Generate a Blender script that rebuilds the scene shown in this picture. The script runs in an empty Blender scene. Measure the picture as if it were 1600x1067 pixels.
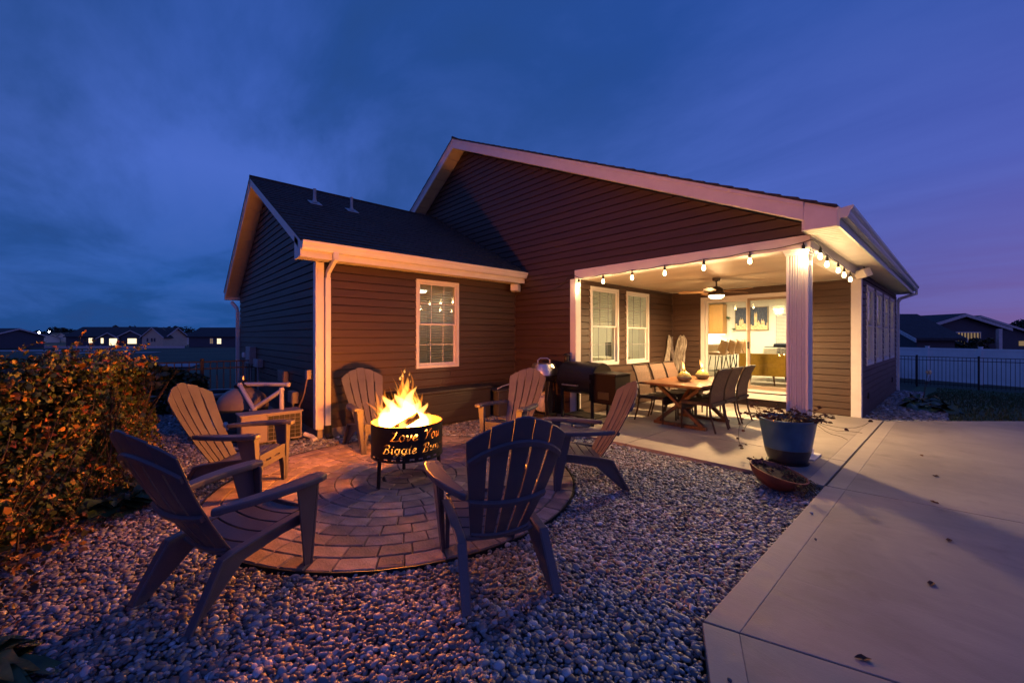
import bpy, bmesh, math, random
import numpy as np
from mathutils import Vector, Matrix, noise
random.seed(7); np.random.seed(7)
R = math.radians
sc = bpy.context.scene
C = sc.collection

# ------------------------------------------------------------------ camera, sky, exposure
cam_d = bpy.data.cameras.new("camera"); cam = bpy.data.objects.new("camera", cam_d); C.objects.link(cam)
cam_d.sensor_width = 36.0; cam_d.lens = 36.0 * 638.4 / 1600.0
cam_d.shift_y = -7.3 / 1600.0
cam_d.clip_start = 0.05; cam_d.clip_end = 2000
cam.location = (0, 0, 1.45)
YAW = math.atan((1499.3 - 800) / 638.4)
cam.rotation_euler = (R(90), 0, YAW)
sc.camera = cam
FWD = Vector((-math.sin(YAW), math.cos(YAW), 0)); RGT = Vector((math.cos(YAW), math.sin(YAW), 0))

vs = sc.view_settings
sc.display_settings.display_device = 'sRGB'
vs.view_transform = 'Standard'; vs.look = 'None'; vs.exposure = 0.0; vs.gamma = 1.0; vs.use_curve_mapping = False
sc.render.engine = 'CYCLES'
sc.cycles.use_denoising = True
sc.cycles.max_bounces = 8; sc.cycles.diffuse_bounces = 3; sc.cycles.glossy_bounces = 3
sc.cycles.transparent_max_bounces = 24; sc.cycles.transmission_bounces = 6
sc.cycles.sample_clamp_indirect = 4.0
sc.cycles.caustics_reflective = False; sc.cycles.caustics_refractive = False

def N(nt, typ, **kw):
    n = nt.nodes.new(typ)
    for k, v in kw.items():
        if k.startswith('i_'):
            n.inputs[k[2:].replace('_', ' ')].default_value = v
        else:
            setattr(n, k, v)
    return n

def ramp(nt, stops, interp='LINEAR'):
    n = nt.nodes.new('ShaderNodeValToRGB'); n.color_ramp.interpolation = interp
    e = n.color_ramp.elements
    while len(e) > len(stops): e.remove(e[-1])
    while len(e) < len(stops): e.new(1.0)
    for q, (p, c) in zip(e, stops):
        q.position = p; q.color = (*c, 1) if len(c) == 3 else c
    return n

world = bpy.data.worlds.new("World"); sc.world = world; world.use_nodes = True
wn = world.node_tree; wn.nodes.clear(); wl = wn.links.new
tc = N(wn, 'ShaderNodeTexCoord')
sep = N(wn, 'ShaderNodeSeparateXYZ'); wl(tc.outputs['Generated'], sep.inputs[0])
# height gradient of the blue hour, left (north-west) side and right (sunset) side
elev = N(wn, 'ShaderNodeMath', operation='MAXIMUM'); wl(sep.outputs['Z'], elev.inputs[0]); elev.inputs[1].default_value = 0.0
cold = ramp(wn, [(0.0, (.007, .044, .165)), (.10, (.009, .058, .225)), (.32, (.034, .084, .340)), (.52, (.013, .052, .235)), (1.0, (.010, .044, .205))])
dusk = ramp(wn, [(0.0, (.135, .074, .205)), (.10, (.098, .071, .245)), (.28, (.052, .070, .295)), (.55, (.014, .046, .225)), (1.0, (.010, .044, .205))])
glow = ramp(wn, [(0.0, (.17, .082, .17)), (.14, (.12, .070, .21)), (.38, (.050, .058, .24)), (.70, (.016, .044, .20)), (1.0, (.010, .044, .205))])
for r_ in (cold, dusk, glow): wl(elev.outputs[0], r_.inputs[0])
dot = N(wn, 'ShaderNodeVectorMath', operation='DOT_PRODUCT'); wl(tc.outputs['Generated'], dot.inputs[0])
dot.inputs[1].default_value = Vector((.97, -.06, 0)).normalized()   # towards the sunset, right of the picture
side = N(wn, 'ShaderNodeMapRange', interpolation_type='SMOOTHSTEP'); wl(dot.outputs['Value'], side.inputs['Value'])
side.inputs['From Min'].default_value = -.85; side.inputs['From Max'].default_value = .22
side2 = N(wn, 'ShaderNodeMapRange', interpolation_type='SMOOTHSTEP'); wl(dot.outputs['Value'], side2.inputs['Value'])
side2.inputs['From Min'].default_value = .05; side2.inputs['From Max'].default_value = 1.0
mix0 = N(wn, 'ShaderNodeMix', data_type='RGBA'); wl(side.outputs[0], mix0.inputs['Factor'])
wl(cold.outputs[0], mix0.inputs[6]); wl(dusk.outputs[0], mix0.inputs[7])
mix1 = N(wn, 'ShaderNodeMix', data_type='RGBA'); wl(side2.outputs[0], mix1.inputs['Factor'])
wl(mix0.outputs[2], mix1.inputs[6]); wl(glow.outputs[0], mix1.inputs[7])
# clouds lie on a plane far overhead: direction divided by its height
den = N(wn, 'ShaderNodeMath', operation='ADD'); wl(elev.outputs[0], den.inputs[0]); den.inputs[1].default_value = 0.14
dv = N(wn, 'ShaderNodeVectorMath', operation='DIVIDE'); wl(tc.outputs['Generated'], dv.inputs[0])
cmb = N(wn, 'ShaderNodeCombineXYZ')
for i in range(3): wl(den.outputs[0], cmb.inputs[i])
wl(cmb.outputs[0], dv.inputs[1])
mp = N(wn, 'ShaderNodeMapping'); wl(dv.outputs[0], mp.inputs['Vector']); mp.inputs['Rotation'].default_value = (0, 0, R(35)); mp.inputs['Scale'].default_value = (0.55, 1.15, 0.0)
cn = N(wn, 'ShaderNodeTexNoise', i_Scale=1.15, i_Detail=9.0, i_Roughness=.58, i_Distortion=.35); wl(mp.outputs[0], cn.inputs['Vector'])
cn2 = N(wn, 'ShaderNodeTexNoise', i_Scale=.42, i_Detail=3.0, i_Roughness=.5); wl(mp.outputs[0], cn2.inputs['Vector'])
cs = N(wn, 'ShaderNodeMath', operation='MULTIPLY_ADD'); wl(cn.outputs[0], cs.inputs[0]); cs.inputs[1].default_value = .65
c3 = N(wn, 'ShaderNodeMath', operation='MULTIPLY'); wl(cn2.outputs[0], c3.inputs[0]); c3.inputs[1].default_value = .55; wl(c3.outputs[0], cs.inputs[2])
cr = ramp(wn, [(.53, (0, 0, 0)), (.62, (.5, .5, .5)), (.72, (1, 1, 1))]); wl(cs.outputs[0], cr.inputs[0])
thin = ramp(wn, [(.36, (1, 1, 1)), (.58, (0, 0, 0))]); wl(cn.outputs[0], thin.inputs[0])
# cloud banks thicker away from the sunset
lf = N(wn, 'ShaderNodeMapRange'); wl(dot.outputs['Value'], lf.inputs['Value']); lf.inputs['From Min'].default_value = .0; lf.inputs['From Max'].default_value = -.85
lf.inputs['To Min'].default_value = .0; lf.inputs['To Max'].default_value = .88
cf = N(wn, 'ShaderNodeMath', operation='MULTIPLY'); wl(cr.outputs[0], cf.inputs[0]); wl(lf.outputs[0], cf.inputs[1])
dark = N(wn, 'ShaderNodeMix', data_type='RGBA'); wl(cf.outputs[0], dark.inputs['Factor']); wl(mix1.outputs[2], dark.inputs[6])
dark.inputs[7].default_value = (.012, .042, .150, 1)
lt = N(wn, 'ShaderNodeMath', operation='MULTIPLY'); wl(thin.outputs[0], lt.inputs[0]); lt.inputs[1].default_value = .17
lite = N(wn, 'ShaderNodeMix', data_type='RGBA'); wl(lt.outputs[0], lite.inputs['Factor']); wl(dark.outputs[2], lite.inputs[6]); lite.inputs[7].default_value = (.085, .135, .44, 1)
bg = N(wn, 'ShaderNodeBackground'); wl(lite.outputs[2], bg.inputs['Color']); bg.inputs['Strength'].default_value = 1.55
out = N(wn, 'ShaderNodeOutputWorld'); wl(bg.outputs[0], out.inputs['Surface'])

# ------------------------------------------------------------------ materials
MATS = {}
def pbr(name, col, rough=.6, metal=0.0, spec=.5, vary=.15, scale=8.0, bump=0.0, bscale=60.0, col2=None, coords='Object', attr=None, rnd=0.0, trans=0.0, coat=0.0, stretch=None, detail=5.0):
    """procedural material: base colour broken up by noise, fine relief by a second noise"""
    m = bpy.data.materials.new(name); m.use_nodes = True; nt = m.node_tree; nt.nodes.clear(); L = nt.links.new
    o = N(nt, 'ShaderNodeOutputMaterial'); b = N(nt, 'ShaderNodeBsdfPrincipled'); L(b.outputs[0], o.inputs[0])
    b.inputs['Roughness'].default_value = rough; b.inputs['Metallic'].default_value = metal
    b.inputs['Specular IOR Level'].default_value = spec; b.inputs['Coat Weight'].default_value = coat
    t = N(nt, 'ShaderNodeTexCoord'); vec = t.outputs[coords]
    if stretch:
        mpn = N(nt, 'ShaderNodeMapping'); L(vec, mpn.inputs[0]); mpn.inputs['Scale'].default_value = stretch; vec = mpn.outputs[0]
    n = N(nt, 'ShaderNodeTexNoise', i_Scale=scale, i_Detail=detail, i_Roughness=.6); L(vec, n.inputs['Vector'])
    c2 = col2 if col2 else tuple(c * (1 - vary) for c in col)
    c1 = col if col2 else tuple(min(1, c * (1 + vary)) for c in col)
    r = ramp(nt, [(.35, c2), (.65, c1)]); L(n.outputs[0], r.inputs[0]); cur = r.outputs[0]
    if attr:
        a = N(nt, 'ShaderNodeAttribute', attribute_name=attr); mx = N(nt, 'ShaderNodeMix', data_type='RGBA', blend_type='MULTIPLY'); mx.inputs['Factor'].default_value = 1
        L(cur, mx.inputs[6]); L(a.outputs['Color'], mx.inputs[7]); cur = mx.outputs[2]
    if rnd:
        oi = N(nt, 'ShaderNodeObjectInfo'); mr = N(nt, 'ShaderNodeMapRange'); L(oi.outputs['Random'], mr.inputs['Value'])
        mr.inputs['To Min'].default_value = 1 - rnd; mr.inputs['To Max'].default_value = 1 + rnd
        hs = N(nt, 'ShaderNodeHueSaturation'); L(cur, hs.inputs['Color']); L(mr.outputs[0], hs.inputs['Value']); cur = hs.outputs[0]
    L(cur, b.inputs['Base Color'])
    rr = N(nt, 'ShaderNodeMapRange'); L(n.outputs[0], rr.inputs['Value']); rr.inputs['To Min'].default_value = max(.02, rough - .12); rr.inputs['To Max'].default_value = min(1, rough + .12)
    L(rr.outputs[0], b.inputs['Roughness'])
    if bump:
        n2 = N(nt, 'ShaderNodeTexNoise', i_Scale=bscale, i_Detail=4.0); L(vec, n2.inputs['Vector'])
        bp = N(nt, 'ShaderNodeBump', i_Strength=bump, i_Distance=.01); L(n2.outputs[0], bp.inputs['Height']); L(bp.outputs[0], b.inputs['Normal'])
    if trans: b.inputs['Transmission Weight'].default_value = trans
    MATS[name] = m
    return m

def emit(name, col, strength):
    m = bpy.data.materials.new(name); m.use_nodes = True; nt = m.node_tree; nt.nodes.clear()
    o = N(nt, 'ShaderNodeOutputMaterial'); e = N(nt, 'ShaderNodeEmission'); e.inputs[0].default_value = (*col, 1); e.inputs[1].default_value = strength
    nt.links.new(e.outputs[0], o.inputs[0]); MATS[name] = m; return m

def glass(name, tint=(.9, .93, .92)):
    m = bpy.data.materials.new(name); m.use_nodes = True; nt = m.node_tree; nt.nodes.clear(); L = nt.links.new
    o = N(nt, 'ShaderNodeOutputMaterial'); t = N(nt, 'ShaderNodeBsdfTransparent'); t.inputs[0].default_value = (*tint, 1)
    g = N(nt, 'ShaderNodeBsdfGlossy'); g.inputs['Roughness'].default_value = .015
    fr = N(nt, 'ShaderNodeFresnel', i_IOR=1.55); mx = N(nt, 'ShaderNodeMixShader')
    ge = N(nt, 'ShaderNodeNewGeometry'); inv = N(nt, 'ShaderNodeMath', operation='SUBTRACT'); inv.inputs[0].default_value = 1.0; L(ge.outputs['Backfacing'], inv.inputs[1])
    mu = N(nt, 'ShaderNodeMath', operation='MULTIPLY'); L(fr.outputs[0], mu.inputs[0]); L(inv.outputs[0], mu.inputs[1])   # the pane's far side only transmits
    L(mu.outputs[0], mx.inputs[0]); L(t.outputs[0], mx.inputs[1]); L(g.outputs[0], mx.inputs[2]); L(mx.outputs[0], o.inputs[0]); MATS[name] = m; return m

def flamemat(name, col, strength):
    m = bpy.data.materials.new(name); m.use_nodes = True; nt = m.node_tree; nt.nodes.clear()
    o = N(nt, 'ShaderNodeOutputMaterial'); e = N(nt, 'ShaderNodeEmission'); e.inputs[0].default_value = (*col, 1); e.inputs[1].default_value = strength
    nt.links.new(e.outputs[0], o.inputs['Volume']); MATS[name] = m; return m

pbr('siding', (.066, .036, .024), rough=.55, vary=.10, scale=1.5, bump=.15, bscale=40, stretch=(.6, .6, 9), rnd=.07)
pbr('white_trim', (.74, .72, .69), rough=.5, vary=.04, scale=6, bump=.03)
pbr('fence_white', (.84, .87, .90), rough=.45, vary=.05, scale=2)
pbr('white_vinyl', (.72, .72, .72), rough=.45, vary=.04, scale=4)
pbr('gutter_lit_tint', (.60, .69, .66), rough=.35, vary=.05, scale=3)  # white gutter and fascia; green of sky-and-bulb light put into the colour
pbr('screen_frame', (.30, .235, .17), rough=.5, vary=.05)
pbr('plaid', (.50, .46, .40), rough=.9, col2=(.10, .10, .12), scale=30)
pbr('soffit', (.66, .62, .56), rough=.55, vary=.05, scale=3, rnd=.04)
pbr('ceiling_board', (.62, .54, .43), rough=.5, vary=.06, scale=2.5, rnd=.06)
pbr('shingle', (.045, .045, .05), rough=.9, vary=.45, scale=22, bump=.6, bscale=90, detail=8)
pbr('foundation', (.30, .28, .26), rough=.85, vary=.2, scale=5, bump=.4)
def concrete_mat(name, c1, c2, stain):
    """steel-trowelled concrete: cloudy tone, soft drag marks from the float, a few stains and pits"""
    m = bpy.data.materials.new(name); m.use_nodes = True; nt = m.node_tree; nt.nodes.clear(); L = nt.links.new
    o = N(nt, 'ShaderNodeOutputMaterial'); b = N(nt, 'ShaderNodeBsdfPrincipled'); L(b.outputs[0], o.inputs[0]); t = N(nt, 'ShaderNodeTexCoord')
    n1 = N(nt, 'ShaderNodeTexNoise', i_Scale=.9, i_Detail=10.0, i_Roughness=.62, i_Distortion=.6); L(t.outputs['Object'], n1.inputs['Vector'])
    r1 = ramp(nt, [(.33, c2), (.67, c1)]); L(n1.outputs[0], r1.inputs[0])
    mp_ = N(nt, 'ShaderNodeMapping'); L(t.outputs['Object'], mp_.inputs[0]); mp_.inputs['Scale'].default_value = (1.0, 2.6, 1); mp_.inputs['Rotation'].default_value = (0, 0, .25)
    n2 = N(nt, 'ShaderNodeTexNoise', i_Scale=2.2, i_Detail=7.0, i_Roughness=.6, i_Distortion=1.4); L(mp_.outputs[0], n2.inputs['Vector'])
    r2 = ramp(nt, [(.35, (.80, .80, .80)), (.62, (1.06, 1.06, 1.06))]); L(n2.outputs[0], r2.inputs[0])
    m1 = N(nt, 'ShaderNodeMix', data_type='RGBA', blend_type='MULTIPLY'); m1.inputs['Factor'].default_value = .50; L(r1.outputs[0], m1.inputs[6]); L(r2.outputs[0], m1.inputs[7])
    n3 = N(nt, 'ShaderNodeTexNoise', i_Scale=3.3, i_Detail=6.0, i_Roughness=.55); L(t.outputs['Object'], n3.inputs['Vector'])
    r3 = ramp(nt, [(.60, (0, 0, 0)), (.74, (1, 1, 1))]); L(n3.outputs[0], r3.inputs[0]); k = N(nt, 'ShaderNodeMath', operation='MULTIPLY'); L(r3.outputs[0], k.inputs[0]); k.inputs[1].default_value = stain
    m2 = N(nt, 'ShaderNodeMix', data_type='RGBA'); L(k.outputs[0], m2.inputs['Factor']); L(m1.outputs[2], m2.inputs[6]); m2.inputs[7].default_value = (c2[0] * .55, c2[1] * .52, c2[2] * .5, 1)
    v = N(nt, 'ShaderNodeTexVoronoi', i_Scale=14.0); L(t.outputs['Object'], v.inputs['Vector']); rv = ramp(nt, [(.0, (.45, .42, .40)), (.035, (1, 1, 1))]); L(v.outputs['Distance'], rv.inputs[0])
    m3 = N(nt, 'ShaderNodeMix', data_type='RGBA', blend_type='MULTIPLY'); m3.inputs['Factor'].default_value = .6; L(m2.outputs[2], m3.inputs[6]); L(rv.outputs[0], m3.inputs[7])
    L(m3.outputs[2], b.inputs['Base Color'])
    rr = N(nt, 'ShaderNodeMapRange'); L(n2.outputs[0], rr.inputs['Value']); rr.inputs['To Min'].default_value = .50; rr.inputs['To Max'].default_value = .85; L(rr.outputs[0], b.inputs['Roughness'])
    n4 = N(nt, 'ShaderNodeTexNoise', i_Scale=110.0, i_Detail=4.0); L(t.outputs['Object'], n4.inputs['Vector'])
    bp0 = N(nt, 'ShaderNodeBump', i_Strength=.30, i_Distance=.008); L(n2.outputs[0], bp0.inputs['Height'])
    bp = N(nt, 'ShaderNodeBump', i_Strength=.25, i_Distance=.004); L(n4.outputs[0], bp.inputs['Height']); L(bp0.outputs[0], bp.inputs['Normal']); L(bp.outputs[0], b.inputs['Normal'])
    MATS[name] = m
concrete_mat('concrete', (.345, .312, .282), (.235, .212, .195), .50)
concrete_mat('concrete_band', (.37, .335, .305), (.31, .28, .255), .18)
pbr('joint_dark', (.04, .037, .035), rough=.9)
pbr('paver', (.285, .215, .190), rough=.82, vary=.25, scale=9, bump=.55, bscale=55, rnd=.30, detail=8)
pbr('paver_sand', (.045, .040, .036), rough=.95, vary=.4, scale=40, bump=.5, bscale=90)
pbr('pebble', (.95, .95, .95), rough=.46, vary=.12, scale=70, bump=.1, bscale=140, attr='tint')
pbr('gravel_base', (.06, .055, .055), rough=.95, vary=.5, scale=45, bump=1.0, bscale=60)
pbr('resin', (.090, .086, .105), rough=.40, vary=.12, scale=5, bump=.14, bscale=160, spec=.5, detail=9, rnd=.06)
pbr('black_steel', (.018, .016, .015), rough=.55, metal=.3, vary=.4, scale=14, bump=.1, bscale=90)
pbr('hot_steel', (.16, .085, .045), rough=.6, vary=.3, scale=12)
pbr('soot', (.05, .035, .025), rough=.8, vary=.5, scale=20, bump=.3)
pbr('black_enamel', (.010, .010, .012), rough=.36, vary=.2, scale=6)
pbr('hopper_paint', (.012, .007, .005), spec=.15, rough=.7, vary=.2, scale=6)
pbr('stainless', (.60, .58, .56), rough=.34, metal=1.0, vary=.08, scale=5, stretch=(1, 1, 12))
pbr('brushed_grey', (.34, .33, .33), rough=.45, metal=.4, vary=.15, scale=12)
pbr('tank_white', (.50, .49, .47), rough=.45, vary=.15, scale=9)
pbr('cabinet_metal', (.33, .285, .25), rough=.5, vary=.06, scale=6, bump=.04)
pbr('filter_shell', (.27, .22, .175), rough=.42, vary=.08, scale=5)
pbr('filter_base', (.05, .075, .07), rough=.5, vary=.15, scale=5)
pbr('pvc', (.62, .60, .60), rough=.35, vary=.08, scale=10)
pbr('deck_box', (.035, .027, .022), rough=.55, vary=.12, scale=6, stretch=(1, 1, 10), bump=.1)
pbr('bin_grey', (.07, .065, .06), rough=.5, vary=.1, scale=6)
pbr('fence_black', (.012, .012, .013), rough=.45, vary=.2, scale=8)
pbr('firelit_fence', (.050, .038, .030), rough=.7, vary=.35, scale=14)  # black metal, with the warm tone of the firelight painted in
pbr('wood_table', (.145, .062, .026), rough=.35, vary=.35, scale=3.5, stretch=(12, 1, 12), bump=.08, bscale=20)
pbr('wood_dark', (.085, .036, .018), rough=.5, vary=.3, scale=5, stretch=(6, 6, 1), bump=.1)
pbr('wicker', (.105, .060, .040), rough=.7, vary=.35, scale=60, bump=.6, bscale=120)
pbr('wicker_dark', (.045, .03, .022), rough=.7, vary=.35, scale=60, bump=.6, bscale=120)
pbr('bronze_frame', (.055, .036, .026), rough=.38, metal=.5, vary=.15, scale=10)
pbr('torch_glaze', (.42, .38, .11), rough=.32, vary=.25, scale=16, col2=(.17, .15, .06))
pbr('torch_base', (.17, .165, .12), rough=.6, vary=.2, scale=20)
pbr('towel', (.58, .52, .44), rough=.95, col2=(.20, .16, .13), scale=9, stretch=(5, 5, .8), bump=.8, bscale=60)
pbr('towel_stripe', (.17, .14, .13), rough=.95, vary=.3, scale=14, bump=.8, bscale=60)
pbr('dark_glaze', (.022, .026, .032), rough=.35, vary=.2, scale=7, coat=.2)
pbr('blue_glaze', (.030, .120, .220), rough=.40, vary=.15, scale=7, coat=.2)
pbr('terracotta', (.22, .062, .035), rough=.6, vary=.18, scale=8)
pbr('soil', (.03, .02, .014), rough=.95, vary=.4, scale=30, bump=.8)
pbr('dry_leaf', (.10, .040, .022), rough=.8, vary=.45, scale=40, attr=None)
pbr('stem_brown', (.075, .045, .028), rough=.8, vary=.3, scale=30)
pbr('leafage', (1.15, 1.1, 1), rough=.45, vary=.10, scale=30, attr='tint')
pbr('hosta_leaf', (.035, .075, .028), rough=.45, vary=.35, scale=9)
pbr('hosta_yellow', (.20, .14, .03), rough=.55, vary=.35, scale=14)
pbr('lawn', (.045, .085, .030), rough=.95, vary=.45, scale=3.0, bump=.8, bscale=40, detail=8)
pbr('field', (.035, .050, .028), rough=.95, vary=.5, scale=.10, detail=9, bump=.5, bscale=5)
pbr('grass_blade', (1, 1, 1), rough=.7, vary=.05, attr='tint')
pbr('pale_ground', (.27, .27, .28), rough=.9, vary=.2, scale=.3)
pbr('far_siding_blue', (.055, .070, .10), rough=.7, vary=.08, scale=2)
pbr('far_siding_cream', (.60, .52, .38), rough=.7, vary=.06, scale=2)
pbr('far_siding_white', (.62, .60, .60), rough=.7, vary=.06, scale=2)
pbr('far_roof', (.035, .037, .045), rough=.9, vary=.3, scale=4)
pbr('far_trim', (.55, .55, .57), rough=.6)
pbr('far_tree', (.012, .018, .012), rough=.9, vary=.5, scale=2)
pbr('bark', (.04, .03, .022), rough=.9, vary=.3, scale=10)
pbr('room_wall', (.80, .76, .68), rough=.8, vary=.02)
pbr('room_floor', (.42, .34, .25), rough=.4, vary=.2, scale=2, stretch=(8, 1, 1))
pbr('cabinet_oak', (.50, .26, .08), rough=.4, vary=.12, scale=6, stretch=(8, 8, 1))
pbr('counter', (.50, .47, .43), rough=.2, vary=.25, scale=30)
pbr('stool_tan', (.42, .24, .11), rough=.5, vary=.08, scale=8)
pbr('mustard', (.36, .21, .025), rough=.85, vary=.1, scale=20, bump=.2)
pbr('navy_fabric', (.022, .030, .055), rough=.9, vary=.15, scale=20, bump=.3)
pbr('cushion_pale', (.62, .57, .47), rough=.9, vary=.08, scale=14)
pbr('blind', (.70, .68, .62), rough=.55, vary=.03)
pbr('painting_navy', (.045, .055, .085), rough=.7, vary=.5, scale=26)
pbr('painting_cream', (.66, .50, .28), rough=.7, vary=.4, scale=20)
pbr('frame_gold', (.30, .22, .11), rough=.5)
pbr('screen_dark', (.04, .04, .045), rough=.3)
pbr('fan_bronze', (.045, .03, .022), rough=.4, metal=.4)
pbr('fan_blade', (.30, .17, .075), rough=.5, vary=.2, scale=5, stretch=(1, 8, 1))
pbr('cord_black', (.012, .012, .012), rough=.5)
pbr('speaker_shell', (.60, .56, .52), rough=.5, vary=.04)
pbr('bark_log', (.10, .05, .022), rough=.9, vary=.5, scale=20, bump=1.0, bscale=30)
pbr('vent_grey', (.40, .42, .45), rough=.5, metal=.4)
pbr('box_grey', (.30, .30, .31), rough=.5, vary=.08)
pbr('box_brown', (.24, .18, .15), rough=.5, vary=.08)
glass('window_glass'); glass('bulb_glass', (.98, .96, .92))
emit('bulb_glow', (1.0, .70, .32), 20.0)
emit('fan_glow', (1.0, .66, .28), 16.0)
emit('room_lamp', (1.0, .86, .62), 12.0)
emit('ember', (1.0, .33, .05), 2.2)
emit('street_glow', (1.0, .80, .42), 130.0)
emit('street_white', (.85, .90, 1.0), 60.0)
emit('lit_window', (1.0, .80, .48), 1.7)
emit('lit_window_dim', (1.0, .66, .36), .22)
flamemat('flame_core', (1.0, .43, .085), 70.0)
flamemat('flame_mid', (1.0, .36, .05), 34.0)
flamemat('flame_tip', (1.0, .26, .02), 24.0)
flamemat('torch_flame', (1.0, .46, .10), 120.0)

# ------------------------------------------------------------------ mesh helpers
class MB:
    def __init__(s): s.v = []; s.f = []
    def add(s, vs_, fs_):
        o = len(s.v); s.v += [tuple(q) for q in vs_]; s.f += [tuple(o + i for i in q) for q in fs_]; return s
    def box(s, c, d, rot=None):
        x, y, z = (q / 2 for q in d)
        p = [Vector((a * x, b * y, e * z)) for a in (-1, 1) for b in (-1, 1) for e in (-1, 1)]
        if rot is not None: p = [rot @ q for q in p]
        c = Vector(c); p = [q + c for q in p]
        return s.add(p, [(0, 1, 3, 2), (4, 6, 7, 5), (0, 4, 5, 1), (2, 3, 7, 6), (0, 2, 6, 4), (1, 5, 7, 3)])
    def b2(s, a, b):
        return s.box([(a[i] + b[i]) / 2 for i in range(3)], [abs(a[i] - b[i]) for i in range(3)])
    def cbox(s, c, d, bev=.01, rot=None):
        """box with chamfered edges"""
        bm = bmesh.new(); bmesh.ops.create_cube(bm, size=1)
        for v in bm.verts: v.co = Vector((v.co.x * d[0], v.co.y * d[1], v.co.z * d[2]))
        bmesh.ops.bevel(bm, geom=bm.edges[:], offset=bev, segments=2, affect='EDGES', profile=.6)
        bm.verts.index_update()
        P = [(rot @ v.co if rot is not None else v.co) + Vector(c) for v in bm.verts]
        s.add(P, [[v.index for v in f.verts] for f in bm.faces]); bm.free(); return s
    def prism(s, pts, vec):
        n = len(pts); vec = Vector(vec); a = [Vector(p) for p in pts]; b = [p + vec for p in a]
        return s.add(a + b, [tuple(range(n))[::-1], tuple(range(n, 2 * n))] + [(i, (i + 1) % n, n + (i + 1) % n, n + i) for i in range(n)])
    def tube(s, path, r, n=8, cap=True, flat=None):
        path = [Vector(p) for p in path]; m = len(path)
        rr = r if isinstance(r, (list, tuple)) else [r] * m
        V_ = []; F_ = []; up = Vector((0, 0, 1)); prev = None
        for i, p in enumerate(path):
            d = (path[min(i + 1, m - 1)] - path[max(i - 1, 0)]).normalized()
            if prev is None:
                a = d.cross(up)
                if a.length < .05: a = d.cross(Vector((1, 0, 0)))
                a.normalize()
            else:
                a = (prev - d * prev.dot(d)).normalized()
            prev = a; b = d.cross(a)
            for k in range(n):
                t = 2 * math.pi * k / n; V_.append(p + (a * math.cos(t) + b * math.sin(t)) * rr[i])
        for i in range(m - 1):
            for k in range(n):
                F_.append((i * n + k, i * n + (k + 1) % n, (i + 1) * n + (k + 1) % n, (i + 1) * n + k))
        if cap: F_ += [tuple(range(n))[::-1], tuple(range((m - 1) * n, m * n))]
        return s.add(V_, F_)
    def lathe(s, prof, n=24, c=(0, 0, 0), cap=True):
        V_ = []; F_ = []; m = len(prof)
        for r_, z in prof:
            for k in range(n):
                t = 2 * math.pi * k / n; V_.append((c[0] + r_ * math.cos(t), c[1] + r_ * math.sin(t), c[2] + z))
        for i in range(m - 1):
            for k in range(n): F_.append((i * n + k, i * n + (k + 1) % n, (i + 1) * n + (k + 1) % n, (i + 1) * n + k))
        if cap: F_ += [tuple(range(n))[::-1], tuple(range((m - 1) * n, m * n))]
        return s.add(V_, F_)
    def build(s, name, mat, parent=None, smooth=False, kind=None, bevel=0, subsurf=0, loc=None):
        me = bpy.data.meshes.new(name); me.from_pydata(s.v, [], s.f)
        bm = bmesh.new(); bm.from_mesh(me); bmesh.ops.recalc_face_normals(bm, faces=bm.faces[:]); bm.to_mesh(me); bm.free()
        if smooth:
            me.polygons.foreach_set('use_smooth', [True] * len(me.polygons))
            try: me.set_sharp_from_angle(angle=R(38))
            except Exception: pass
        me.materials.append(MATS[mat]); o = bpy.data.objects.new(name, me); C.objects.link(o)
        if parent is not None: o.parent = parent
        if kind: o['kind'] = kind
        if loc is not None: o.location = loc
        if bevel:
            b = o.modifiers.new('bevel', 'BEVEL'); b.width = bevel; b.segments = 2; b.limit_method = 'ANGLE'; b.angle_limit = R(40)
        if subsurf:
            q = o.modifiers.new('subsurf', 'SUBSURF'); q.levels = subsurf; q.render_levels = subsurf
        return o

def npmesh(name, V_, F_, mat, parent=None, smooth=True, tint=None, kind=None):
    """large mesh straight from arrays; tint = one colour per vertex"""
    me = bpy.data.meshes.new(name); V_ = np.asarray(V_, np.float32); F_ = np.asarray(F_, np.int32); k = F_.shape[1]
    me.vertices.add(len(V_)); me.vertices.foreach_set('co', V_.ravel())
    me.loops.add(F_.size); me.loops.foreach_set('vertex_index', F_.ravel())
    me.polygons.add(len(F_)); me.polygons.foreach_set('loop_start', np.arange(0, F_.size, k, dtype=np.int32))
    me.polygons.foreach_set('use_smooth', np.full(len(F_), smooth)); me.update(calc_edges=True)
    if tint is not None:
        a = me.color_attributes.new('tint', 'FLOAT_COLOR', 'POINT'); t = np.ones((len(V_), 4), np.float32); t[:, :3] = tint; a.data.foreach_set('color', t.ravel())
    me.materials.append(MATS[mat]); o = bpy.data.objects.new(name, me); C.objects.link(o)
    if parent is not None: o.parent = parent
    if kind: o['kind'] = kind
    return o

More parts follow.
